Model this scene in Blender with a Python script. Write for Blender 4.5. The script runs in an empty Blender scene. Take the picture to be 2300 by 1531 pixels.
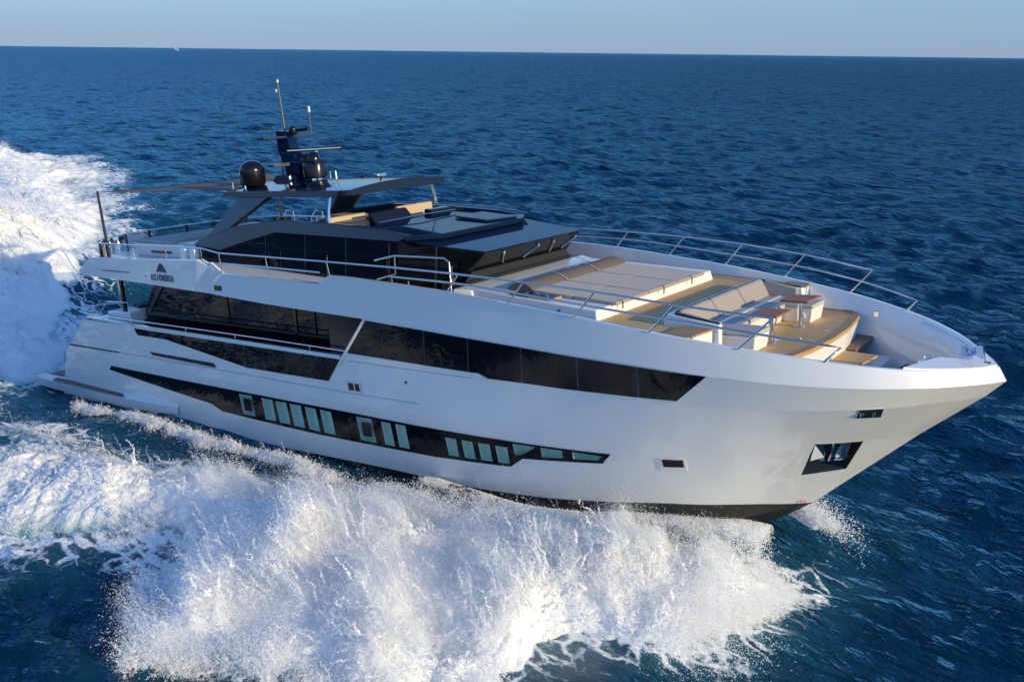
import bpy, bmesh, math, random
import numpy as np
from mathutils import Vector, Matrix
from mathutils.bvhtree import BVHTree

scene = bpy.context.scene
COL = scene.collection
R = math.radians

# ------------------------------------------------------------------ camera
CAM_H = 10.8
cam_data = bpy.data.cameras.new("camera")
cam_data.sensor_width = 36.0
cam_data.lens = 36.0 * 2150.0 / 2300.0
cam_data.clip_start = 0.3
cam_data.clip_end = 120000.0
cam = bpy.data.objects.new("camera", cam_data)
COL.objects.link(cam)
cam.matrix_world = Matrix(((0.780881, -0.189088, 0.595375, 0.0),
                           (0.624572, 0.218547, -0.749765, -18.538),
                           (0.011654, 0.957331, 0.288758, CAM_H),
                           (0, 0, 0, 1)))
scene.camera = cam

# ------------------------------------------------------------------ sky and sun
SUN_EL = R(17.0)
SUN_AZ = R(2.0)                       # sun azimuth from +X (dead ahead of the yacht) towards +Y
world = bpy.data.worlds.new("World")
scene.world = world
world.use_nodes = True
wnt = world.node_tree
wnt.nodes.clear()
sky = wnt.nodes.new("ShaderNodeTexSky")
sky.sky_type = 'NISHITA'
sky.sun_disc = False
sky.sun_elevation = SUN_EL
sky.sun_rotation = R(90.0) - SUN_AZ
sky.altitude = 0.0
sky.air_density = 0.9
sky.dust_density = 0.15
sky.ozone_density = 6.0
bg = wnt.nodes.new("ShaderNodeBackground")
bg.inputs['Strength'].default_value = 0.148
wout = wnt.nodes.new("ShaderNodeOutputWorld")
# a band of pale haze low over the horizon, clear sky above it
wtc = wnt.nodes.new("ShaderNodeTexCoord"); wsp = wnt.nodes.new("ShaderNodeSeparateXYZ")
wnt.links.new(wtc.outputs['Generated'], wsp.inputs[0])
wmr = wnt.nodes.new("ShaderNodeMapRange"); wmr.interpolation_type = 'SMOOTHSTEP'
wmr.inputs['From Min'].default_value = 0.0; wmr.inputs['From Max'].default_value = 0.24
wmr.inputs['To Min'].default_value = 0.92; wmr.inputs['To Max'].default_value = 0.0
wnt.links.new(wsp.outputs['Z'], wmr.inputs['Value'])
wmx = wnt.nodes.new("ShaderNodeMix"); wmx.data_type = 'RGBA'
wmx.inputs['B'].default_value = (1.05, 1.50, 2.20, 1)
wnt.links.new(wmr.outputs[0], wmx.inputs['Factor'])
wnt.links.new(sky.outputs[0], wmx.inputs['A'])
wnt.links.new(wmx.outputs['Result'], bg.inputs['Color'])
wnt.links.new(bg.outputs[0], wout.inputs['Surface'])

sun_data = bpy.data.lights.new("sun", 'SUN')
sun_data.energy = 2.4
sun_data.angle = R(0.5)
sun_data.color = (1.0, 0.80, 0.43)
sun = bpy.data.objects.new("sun", sun_data)
COL.objects.link(sun)
sdir = Vector((math.cos(SUN_EL) * math.cos(SUN_AZ), math.cos(SUN_EL) * math.sin(SUN_AZ), math.sin(SUN_EL)))
sun.rotation_euler = sdir.to_track_quat('Z', 'Y').to_euler()
sun.location = sdir * 200.0

scene.view_settings.view_transform = 'Standard'
scene.view_settings.look = 'None'
scene.view_settings.exposure = 0.75
scene.view_settings.gamma = 1.0
scene.cycles.max_bounces = 12
scene.cycles.diffuse_bounces = 8
scene.cycles.glossy_bounces = 4
scene.cycles.transparent_max_bounces = 16
scene.cycles.volume_bounces = 2
scene.cycles.sample_clamp_indirect = 6.0
scene.cycles.use_denoising = True

# ------------------------------------------------------------------ small helpers
def pchip(xs, ys):
    xs = np.asarray(xs, float); ys = np.asarray(ys, float)
    h = np.diff(xs); d = np.diff(ys) / h; n = len(xs); m = np.zeros(n)
    for i in range(1, n - 1):
        if d[i - 1] * d[i] > 0:
            w1 = 2 * h[i] + h[i - 1]; w2 = h[i] + 2 * h[i - 1]
            m[i] = (w1 + w2) / (w1 / d[i - 1] + w2 / d[i])
    m[0] = d[0]; m[-1] = d[-1]
    def f(x):
        x = np.clip(np.asarray(x, float), xs[0], xs[-1])
        i = np.clip(np.searchsorted(xs, x) - 1, 0, n - 2); t = (x - xs[i]) / h[i]
        return ((1 + 2 * t) * (1 - t) ** 2 * ys[i] + t * (1 - t) ** 2 * h[i] * m[i]
                + t * t * (3 - 2 * t) * ys[i + 1] + t * t * (t - 1) * h[i] * m[i + 1])
    return f

def sstep(a, b, x):
    t = np.clip((np.asarray(x, float) - a) / (b - a), 0, 1)
    return t * t * (3 - 2 * t)

_rng = np.random.default_rng(11)
_LAT = _rng.random((64, 64, 64)).astype(np.float32)
def noise3(x, y, z):
    """smooth value noise in 0..1"""
    xi = np.floor(x); yi = np.floor(y); zi = np.floor(z)
    fx = (x - xi).astype(np.float32); fy = (y - yi).astype(np.float32); fz = (z - zi).astype(np.float32)
    fx = fx * fx * (3 - 2 * fx); fy = fy * fy * (3 - 2 * fy); fz = fz * fz * (3 - 2 * fz)
    i = xi.astype(np.int64) & 63; j = yi.astype(np.int64) & 63; k = zi.astype(np.int64) & 63
    i1 = (i + 1) & 63; j1 = (j + 1) & 63; k1 = (k + 1) & 63
    L = _LAT
    a = L[i, j, k] * (1 - fx) + L[i1, j, k] * fx
    b = L[i, j1, k] * (1 - fx) + L[i1, j1, k] * fx
    c = L[i, j, k1] * (1 - fx) + L[i1, j, k1] * fx
    d = L[i, j1, k1] * (1 - fx) + L[i1, j1, k1] * fx
    return (a * (1 - fy) + b * fy) * (1 - fz) + (c * (1 - fy) + d * fy) * fz

def fbm(x, y, z, octaves=5, lac=2.03, gain=0.5):
    s = 0; a = 1.0; t = 0
    for o in range(octaves):
        s = s + a * noise3(x + 17.3 * o, y + 9.1 * o, z + 5.7 * o); t += a
        x = x * lac; y = y * lac; z = z * lac; a *= gain
    return s / t

def billow(x, y, z, octaves=5, lac=2.07, gain=0.52):
    """puffy noise 0..1: round tops, sharp creases"""
    s = 0; a = 1.0; t = 0
    for o in range(octaves):
        n = noise3(x + 11.3 * o, y + 7.9 * o, z + 3.1 * o)
        s = s + a * np.sqrt(np.abs(2 * n - 1)); t += a
        x = x * lac; y = y * lac; z = z * lac; a *= gain
    return s / t

def ridge(x, y, z, octaves=4, lac=2.1, gain=0.55):
    s = 0; a = 1.0; t = 0
    for o in range(octaves):
        n = noise3(x + 3.3 * o, y + 13.9 * o, z + 8.1 * o)
        s = s + a * (1 - np.abs(2 * n - 1)); t += a
        x = x * lac; y = y * lac; z = z * lac; a *= gain
    return s / t

def np_mesh(name, V, F, smooth=True):
    """mesh from numpy vertex array and an (n,k) face array"""
    me = bpy.data.meshes.new(name)
    V = np.ascontiguousarray(V, np.float32); F = np.ascontiguousarray(F, np.int32)
    n, k = F.shape
    me.vertices.add(len(V)); me.vertices.foreach_set("co", V.ravel())
    me.loops.add(n * k); me.loops.foreach_set("vertex_index", F.ravel())
    me.polygons.add(n)
    me.polygons.foreach_set("loop_start", np.arange(0, n * k, k, dtype=np.int32))
    me.polygons.foreach_set("use_smooth", np.full(n, smooth))
    me.update(calc_edges=True)
    return me

# ------------------------------------------------------------------ materials
def new_mat(name):
    m = bpy.data.materials.new(name); m.use_nodes = True
    return m, m.node_tree, m.node_tree.nodes["Principled BSDF"]

def pbr(name, col, rough=0.5, metal=0.0, coat=0.0, spec=0.5, bump=0.0, bscale=20.0, var=0.0, vscale=3.0, sheen=0.0):
    m, nt, b = new_mat(name)
    b.inputs['Base Color'].default_value = (*col, 1)
    b.inputs['Roughness'].default_value = rough
    b.inputs['Metallic'].default_value = metal
    b.inputs['Specular IOR Level'].default_value = spec
    b.inputs['Coat Weight'].default_value = coat
    b.inputs['Coat Roughness'].default_value = 0.04
    b.inputs['Sheen Weight'].default_value = sheen
    tc = nt.nodes.new("ShaderNodeTexCoord")
    if bump:
        n = nt.nodes.new("ShaderNodeTexNoise"); n.inputs['Scale'].default_value = bscale; n.inputs['Detail'].default_value = 4
        nt.links.new(tc.outputs['Object'], n.inputs['Vector'])
        bp = nt.nodes.new("ShaderNodeBump"); bp.inputs['Strength'].default_value = 1.0; bp.inputs['Distance'].default_value = bump
        nt.links.new(n.outputs['Fac'], bp.inputs['Height']); nt.links.new(bp.outputs[0], b.inputs['Normal'])
        if coat: nt.links.new(bp.outputs[0], b.inputs['Coat Normal'])
    if var:
        n = nt.nodes.new("ShaderNodeTexNoise"); n.inputs['Scale'].default_value = vscale; n.inputs['Detail'].default_value = 6
        nt.links.new(tc.outputs['Object'], n.inputs['Vector'])
        mx = nt.nodes.new("ShaderNodeMix"); mx.data_type = 'RGBA'
        mx.inputs['A'].default_value = (*[c * (1 - var) for c in col], 1)
        mx.inputs['B'].default_value = (*[min(1, c * (1 + var)) for c in col], 1)
        nt.links.new(n.outputs['Fac'], mx.inputs['Factor']); nt.links.new(mx.outputs['Result'], b.inputs['Base Color'])
    return m

def teak_mat(name, base=(0.74, 0.49, 0.23), dark=(0.54, 0.34, 0.15), seam=(0.05, 0.035, 0.025), plank=0.06, axis='Y', seams=True, rough=0.6):
    m, nt, b = new_mat(name)
    tc = nt.nodes.new("ShaderNodeTexCoord"); sp = nt.nodes.new("ShaderNodeSeparateXYZ")
    nt.links.new(tc.outputs['Object'], sp.inputs[0])
    other = 'X' if axis == 'Y' else 'Y'
    d = nt.nodes.new("ShaderNodeMath"); d.operation = 'DIVIDE'; d.inputs[1].default_value = plank
    nt.links.new(sp.outputs[axis], d.inputs[0])
    fl = nt.nodes.new("ShaderNodeMath"); fl.operation = 'FLOOR'; nt.links.new(d.outputs[0], fl.inputs[0])
    fr = nt.nodes.new("ShaderNodeMath"); fr.operation = 'FRACT'; nt.links.new(d.outputs[0], fr.inputs[0])
    wn = nt.nodes.new("ShaderNodeTexWhiteNoise"); wn.noise_dimensions = '1D'; nt.links.new(fl.outputs[0], wn.inputs['W'])
    mp = nt.nodes.new("ShaderNodeMapping"); nt.links.new(tc.outputs['Object'], mp.inputs[0])
    mp.inputs['Scale'].default_value = (2.5, 40, 20) if axis == 'Y' else (40, 2.5, 20)
    gr = nt.nodes.new("ShaderNodeTexNoise"); gr.inputs['Scale'].default_value = 1.0; gr.inputs['Detail'].default_value = 5
    nt.links.new(mp.outputs[0], gr.inputs['Vector'])
    ad = nt.nodes.new("ShaderNodeMath"); ad.operation = 'ADD'; nt.links.new(wn.outputs['Value'], ad.inputs[0]); nt.links.new(gr.outputs['Fac'], ad.inputs[1])
    hf = nt.nodes.new("ShaderNodeMath"); hf.operation = 'MULTIPLY'; hf.inputs[1].default_value = 0.5; nt.links.new(ad.outputs[0], hf.inputs[0])
    mx = nt.nodes.new("ShaderNodeMix"); mx.data_type = 'RGBA'; mx.inputs['A'].default_value = (*dark, 1); mx.inputs['B'].default_value = (*base, 1)
    nt.links.new(hf.outputs[0], mx.inputs['Factor'])
    if seams:
        cm = nt.nodes.new("ShaderNodeMath"); cm.operation = 'LESS_THAN'; cm.inputs[1].default_value = 0.12; nt.links.new(fr.outputs[0], cm.inputs[0])
        m2 = nt.nodes.new("ShaderNodeMix"); m2.data_type = 'RGBA'; m2.inputs['B'].default_value = (*seam, 1)
        nt.links.new(mx.outputs['Result'], m2.inputs['A']); nt.links.new(cm.outputs[0], m2.inputs['Factor'])
        nt.links.new(m2.outputs['Result'], b.inputs['Base Color'])
    else:
        nt.links.new(mx.outputs['Result'], b.inputs['Base Color'])
    b.inputs['Roughness'].default_value = rough
    return m

M = {}
M['gelcoat'] = pbr("white gelcoat", (0.86, 0.86, 0.84), rough=0.35, coat=1.0, bump=0.004, bscale=0.8)
M['white'] = pbr("white paint", (0.80, 0.79, 0.77), rough=0.4, coat=0.3)
M['antifoul'] = pbr("black antifouling", (0.02, 0.018, 0.018), rough=0.45, var=0.3, vscale=2)
M['glass'] = pbr("dark tinted glass", (0.005, 0.006, 0.008), rough=0.012, spec=0.22)
M['navy'] = pbr("dark navy paint", (0.006, 0.018, 0.055), rough=0.3, spec=0.0, coat=0.5)
M['navy_matt'] = pbr("dark grey blue paint", (0.016, 0.024, 0.045), rough=0.4, coat=0.25)
M['screen'] = pbr("black windscreen glass", (0.006, 0.006, 0.006), rough=0.015, spec=0.10)
M['black'] = pbr("black satin", (0.007, 0.007, 0.009), rough=0.22, spec=0.35, coat=0.2)
M['navy_gloss'] = pbr("glossy navy paint", (0.006, 0.015, 0.04), rough=0.07, spec=0.5)
M['blackmatt'] = pbr("black matt", (0.012, 0.012, 0.014), rough=0.6)
M['steel'] = pbr("polished stainless steel", (0.72, 0.72, 0.72), rough=0.12, metal=1.0)
M['bronze'] = pbr("dark bronze tube", (0.02, 0.02, 0.02), rough=0.35)
M['fabric'] = pbr("taupe outdoor fabric", (0.36, 0.31, 0.27), rough=0.9, bump=0.003, bscale=60, var=0.08, vscale=4, sheen=0.2)
M['fabric_brown'] = pbr("brown outdoor fabric", (0.16, 0.125, 0.10), rough=0.85, bump=0.003, bscale=50, var=0.08)
M['fabric_grey'] = pbr("light grey upholstery", (0.46, 0.45, 0.44), rough=0.9, bump=0.003, bscale=50, var=0.06)
M['beige'] = pbr("beige upholstery", (0.55, 0.42, 0.29), rough=0.7, bump=0.002, bscale=30)
M['charcoal'] = pbr("charcoal upholstery", (0.03, 0.03, 0.033), rough=0.8)
M['bluefabric'] = pbr("blue grey fabric", (0.20, 0.24, 0.34), rough=0.9)
M['awning'] = pbr("grey brown awning fabric", (0.13, 0.11, 0.10), rough=0.9, bump=0.004, bscale=5)
M['teak'] = teak_mat("teak planking")
M['teak_edge'] = teak_mat("teak edge", base=(0.50, 0.31, 0.13), dark=(0.36, 0.22, 0.09), seams=False)
M['teak_dark'] = teak_mat("dark teak", base=(0.22, 0.15, 0.11), dark=(0.15, 0.10, 0.075))  # same planking in much darker tones
M['mahogany'] = teak_mat("varnished table wood", base=(0.40, 0.15, 0.06), dark=(0.28, 0.10, 0.04), plank=0.09, rough=0.55, seams=False)
M['teal'] = pbr("pale cabin lining", (0.74, 0.84, 0.80), rough=0.6)
M['red'] = pbr("red paint", (0.6, 0.05, 0.03), rough=0.5)
M['logo'] = pbr("dark blue lettering", (0.02, 0.035, 0.07), rough=0.3)
M['pane'] = None

# ------------------------------------------------------------------ geometry collector
class MB:
    def __init__(s): s.v = []; s.f = []; s.mi = []; s.twin = False
    def add(s, vs, fs, mi=0):
        o = len(s.v); s.v += [tuple(map(float, p)) for p in vs]
        s.f += [tuple(i + o for i in f) for f in fs]; s.mi += [mi] * len(fs); return s
    def box(s, x0, x1, y0, y1, z0, z1):
        return s.hexa([(x0, y0, z0), (x1, y0, z0), (x1, y1, z0), (x0, y1, z0)], [(x0, y0, z1), (x1, y0, z1), (x1, y1, z1), (x0, y1, z1)])
    def hexa(s, bot, top):
        n = len(bot)
        fs = [tuple(range(n))[::-1], tuple(range(n, 2 * n))] + [(i, (i + 1) % n, n + (i + 1) % n, n + i) for i in range(n)]
        return s.add(list(bot) + list(top), fs)
    def tube(s, pts, r, n=8, cap=True):
        pts = [Vector(p) for p in pts]; rs = r if isinstance(r, (list, tuple)) else [r] * len(pts)
        vs = []; fs = []; up = None
        for i, p in enumerate(pts):
            t = (pts[min(i + 1, len(pts) - 1)] - pts[max(i - 1, 0)]).normalized()
            if up is None:
                up = Vector((0, 0, 1)) if abs(t.z) < 0.9 else Vector((1, 0, 0))
            a = t.cross(up).normalized(); b = a.cross(t).normalized(); up = b
            for k in range(n):
                an = 2 * math.pi * k / n; vs.append(p + (a * math.cos(an) + b * math.sin(an)) * rs[i])
        for i in range(len(pts) - 1):
            for k in range(n):
                fs.append((i * n + k, i * n + (k + 1) % n, (i + 1) * n + (k + 1) % n, (i + 1) * n + k))
        if cap: fs += [tuple(range(n))[::-1], tuple(range((len(pts) - 1) * n, len(pts) * n))]
        return s.add(vs, fs)
    def lathe(s, c, prof, n=24, axis='Z'):
        """prof: list of (radius, height)"""
        vs = []; fs = []
        for (r, h) in prof:
            for k in range(n):
                a = 2 * math.pi * k / n; p = (r * math.cos(a), r * math.sin(a), h)
                if axis == 'X': p = (p[2], p[0], p[1])
                if axis == 'Y': p = (p[0], p[2], p[1])
                vs.append((c[0] + p[0], c[1] + p[1], c[2] + p[2]))
        for i in range(len(prof) - 1):
            for k in range(n):
                q = (i * n + k, i * n + (k + 1) % n, (i + 1) * n + (k + 1) % n, (i + 1) * n + k)
                fs.append(q if axis != 'Y' else q[::-1])
        fs += [tuple(range(n))[::-1], tuple(range((len(prof) - 1) * n, len(prof) * n))]
        return s.add(vs, fs)
    def loft(s, rows, close=False, flip=False):
        n = len(rows[0]); vs = [p for r in rows for p in r]; fs = []
        for i in range(len(rows) - 1):
            for k in range(n if close else n - 1):
                q = (i * n + k, i * n + (k + 1) % n, (i + 1) * n + (k + 1) % n, (i + 1) * n + k)
                fs.append(q[::-1] if flip else q)
        return s.add(vs, fs)
    def poly(s, pts): return s.add(pts, [tuple(range(len(pts)))])
    def mirror(s):
        """asks for a port-side twin, built as an object of its own"""
        s.twin = True; return s
    def mesh(s, name):
        me = bpy.data.meshes.new(name); me.from_pydata(s.v, [], s.f); me.update(); return me
    def build(s, name, mat, parent=None, smooth=False, bevel=0.0, angle=35, segs=2, fix=True):
        if s.twin:
            t = MB(); t.v = [(x, -y, z) for x, y, z in s.v]; t.f = [f[::-1] for f in s.f]; t.mi = s.mi
            s.twin = False
            o = s.build(name, mat, parent, smooth, bevel, angle, segs, fix)
            t.build(name, mat, parent, smooth, bevel, angle, segs, fix)
            return o
        me = s.mesh(name)
        if fix:
            b = bmesh.new(); b.from_mesh(me); bmesh.ops.recalc_face_normals(b, faces=b.faces); b.to_mesh(me); b.free()
        me.materials.append(mat)
        o = bpy.data.objects.new(name, me); COL.objects.link(o)
        if parent is not None: o.parent = parent
        if smooth:
            for p in me.polygons: p.use_smooth = True
            try: me.set_sharp_from_angle(angle=R(angle))
            except Exception: pass
        if bevel:
            md = o.modifiers.new("edge", 'BEVEL'); md.width = bevel; md.segments = segs; md.limit_method = 'ANGLE'; md.angle_limit = R(30)
            for p in me.polygons: p.use_smooth = True
            try: me.set_sharp_from_angle(angle=R(angle))
            except Exception: pass
        return o

def tag(o, label=None, cat=None, group=None, kind=None):
    if label: o['label'] = label
    if cat: o['category'] = cat
    if group: o['group'] = group
    if kind: o['kind'] = kind
    return o

# yacht frame: x forward, y to port, z up, trimmed bow-up on the water
TRIM = R(5.8)
Y_ORG = Vector((-34.749, 0.0, -12.528 + CAM_H))
YM = Matrix.Translation(Y_ORG) @ Matrix.Rotation(-TRIM, 4, 'Y')
def b2w(p): return YM @ Vector(p)
# =================================================================== THE SEA
CAMXY = np.array([0.0, -18.54])
wr = np.random.default_rng(5)
NW = 150
W_LAM = np.exp(np.linspace(np.log(0.5), np.log(11.0), NW)) * (1 + 0.04 * wr.standard_normal(NW))
W_ANG = math.atan2(-0.80, 0.60) + 0.62 * wr.standard_normal(NW)       # travel direction with a broad spread
W_K = 2 * np.pi / W_LAM
W_AMP = (W_LAM ** 0.80) * np.exp(-(W_LAM / 8.0) ** 2) * (0.5 + wr.random(NW))
W_AMP *= 0.118 / math.sqrt((W_AMP ** 2).sum() / 2)
W_PH = wr.random(NW) * 2 * np.pi
def waves(x, y, s):
    """height and horizontal shift of the wind sea; s is the local mesh spacing (shorter waves are left to the bump)"""
    z = np.zeros_like(x); dx = np.zeros_like(x); dy = np.zeros_like(x)
    gust = 0.75 + 0.5 * noise3(x * .03, y * .03, x * 0 + 3.3)
    for i in range(NW):
        w = np.clip((W_LAM[i] / s - 2.0) / 2.5, 0, 1)
        if not w.any(): continue
        m = w > 0
        cx, cy = math.cos(W_ANG[i]), math.sin(W_ANG[i])
        ph = W_K[i] * (x[m] * cx + y[m] * cy) + W_PH[i]
        a = W_AMP[i] * w[m]
        z[m] += a * np.cos(ph); sn = np.sin(ph) * a * 0.9
        dx[m] -= sn * cx; dy[m] -= sn * cy
    return z * gust, dx * gust, dy * gust

E_HULL = pchip([-60, -30, -16, -9, -5, 0, 2, 9.4, 14, 18, 22, 26, 29, 33, 40], [0, .2, 1.3, 1.0, -.2, -1.0, -.98, -.14, .18, .42, .60, .5, .15, 0, 0])
def hull_wave(x, y):
    """the water heaped and hollowed by the running hull (world metres)"""
    xb = x + 34.75
    d = np.maximum(np.abs(y) - 3.1, 0)
    e = E_HULL(xb) * np.exp(-(d / np.where(xb < 0, 4.0, 4.5)) ** 1.6)
    # diverging crest on either side, swept back from the bow
    u = 27.0 - xb
    yc = 3.0 + 0.36 * u
    amp = 0.75 * sstep(3, 20, u) * np.exp(-np.maximum(u, 0) / 90.0)
    e = e + np.where(u > 0, amp * np.exp(-((np.abs(y) - yc) / (1.6 + .02 * u)) ** 2), 0)
    return e

def seg_dist(x, y, poly):
    """signed distance to a polygon, positive inside"""
    d = np.full(x.shape, 1e9); ins = np.zeros(x.shape, bool); n = len(poly)
    for i in range(n):
        ax, ay = poly[i]; bx_, by_ = poly[(i + 1) % n]
        ex, ey = bx_ - ax, by_ - ay
        t = np.clip(((x - ax) * ex + (y - ay) * ey) / (ex * ex + ey * ey), 0, 1)
        d = np.minimum(d, np.hypot(x - ax - t * ex, y - ay - t * ey))
        c = (ay > y) != (by_ > y)
        with np.errstate(divide='ignore', invalid='ignore'):
            ins ^= c & (x < ex * (y - ay) / (ey if ey else 1e-9) + ax)
    return np.where(ins, d, -d)

FOAM_BOW = [(-5.6, -1.2), (-5.7, -2.6), (-6.6, -4.8), (-8.3, -7.4), (-11.0, -10.2), (-14, -11.0), (-16.4, -10.1), (-18.3, -9.2), (-20.6, -10.6), (-26, -12.4), (-40, -17), (-60, -24),
            (-60, -17), (-40, -10.5), (-29, -6.9), (-24, -6.1), (-19.5, -5.4), (-16.5, -4.7), (-13, -3.9), (-9.5, -1.9), (-7.6, -.6)]
FOAM_STERN = [(-33.2, -4.8), (-33.6, -2.6), (-36, -1.0), (-38.5, -.2), (-42.5, 2.0), (-46, 4.6), (-50, 7.6), (-53, 11.0), (-58, 12.8), (-62, 15.6), (-69, 19), (-83, 27), (-96, 31.5), (-106, 27), (-112, -10), (-60, -9), (-44, -7)]
FOAM_LACE = [(-3, 2), (-7, 6.5), (-20, 11), (-36, 16), (-60, 23), (-110, 44), (-170, 64), (-170, -60), (-90, -36), (-45, -20.5), (-26, -14), (-17, -12), (-10, -11.5), (-5, -6), (-4.2, -2)]
def lace_amount(x, y):
    wx = x + 1.2 * (noise3(x * .5, y * .5, x * 0 + 1.0) - .5) * 2; wy = y + 1.2 * (noise3(x * .5, y * .5, x * 0 + 7.0) - .5) * 2
    a = sstep(-1.0, 4.0, seg_dist(wx, wy, FOAM_LACE))
    b = sstep(-2.5, 1.0, seg_dist(wx, wy, FOAM_BOW)); c = sstep(-4.0, 1.0, seg_dist(wx, wy, FOAM_STERN))
    xb = x + 34.75
    lane = np.exp(-((np.abs(y) - 4.5) / 1.2) ** 2) * sstep(22, 12, xb) * sstep(-5, 2, xb)       # dark smooth water close to the side
    return np.clip(0.30 * a * (1 - .8 * lane) + 0.5 * b + 0.55 * c, 0, 1)

def sea_height(x, y, s):
    z, dx, dy = waves(x, y, s)
    xb = x + 34.75
    near = np.exp(-(np.maximum(np.abs(y) - 3.0, 0) / 2.5) ** 2) * sstep(34, 28, xb) * sstep(-12, -2, xb)
    return z * (1 - .65 * near) + hull_wave(x, y), dx, dy

def build_sea():
    # polar sheet round the viewpoint: fine ahead, coarse behind, out past the horizon
    rs = [1.5]
    while rs[-1] < 45000: rs.append(rs[-1] + 0.055 + 0.0075 * rs[-1])
    rs = np.array(rs)
    head = math.atan2(0.749765, -0.595375)                     # azimuth of the view direction
    half = [0.0]; st_ = R(80) / 800
    while half[-1] < math.pi:
        if half[-1] > R(43): st_ = min(st_ * 1.035, .03)
        half.append(half[-1] + st_)
    half = np.array(half); half *= math.pi / half[-1]
    an = head + np.concatenate([-half[:0:-1], half[:-1]]); na = len(an); nr = len(rs)
    dang = np.abs(np.gradient(np.concatenate([-half[:0:-1], half[:-1]])))
    A, Rr = np.meshgrid(an, rs)
    x = (CAMXY[0] + Rr * np.cos(A)).ravel(); y = (CAMXY[1] + Rr * np.sin(A)).ravel()
    dr = 0.055 + 0.0075 * Rr
    da = dang[None, :] * Rr
    s = np.maximum(dr * .55, da).ravel()
    z, dx, dy = sea_height(x, y, s)
    # far away the sheet is too coarse for real waves: rough it up at the scale it can carry
    fi = np.arange(na)[None, :] / 5.0 + 0 * Rr; ri = np.arange(nr)[:, None] * .83 + 0 * Rr
    rough = (noise3(fi.ravel(), ri.ravel(), 0 * x + .5) - .5) * 2
    z = z + rough * np.minimum(.22 * dr.ravel(), .0003 * Rr.ravel() + .0011 * Rr.ravel() * np.exp(-Rr.ravel() / 1500)) * sstep(60, 260, Rr.ravel())
    V = np.stack([x + dx, y + dy, z], 1)
    i = np.arange(nr - 1)[:, None] * na; j = np.arange(na)[None, :]; j1 = (j + 1) % na
    F = np.stack([i + j, i + na + j, i + na + j1, i + j1], -1).reshape(-1, 4)
    # close the middle
    V = np.vstack([V, [[CAMXY[0], CAMXY[1], 0]]]); c = len(V) - 1
    me = np_mesh("sea", V, F)
    at = me.attributes.new("foam", 'FLOAT', 'POINT')
    near = (Rr.ravel() < 260); f = np.zeros(len(V), np.float32)
    f[:-1][near] = lace_amount(x[near], y[near]); at.data.foreach_set("value", f)
    # share of the wave slope the coarse far mesh leaves out; the ripple texture makes up for it
    sl = (W_AMP * W_K) ** 2; lost = np.zeros(len(V), np.float32)
    q = np.geomspace(.02, 400, 80); lq = [(sl * (1 - np.clip((W_LAM / t - 2.0) / 2.5, 0, 1))).sum() / sl.sum() for t in q]
    lost[:-1] = np.interp(np.log(s), np.log(q), lq)
    a2 = me.attributes.new("lost", 'FLOAT', 'POINT'); a2.data.foreach_set("value", lost)
    me.materials.append(M['water'])
    o = bpy.data.objects.new("sea", me); COL.objects.link(o); tag(o, kind='structure'); return o

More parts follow.
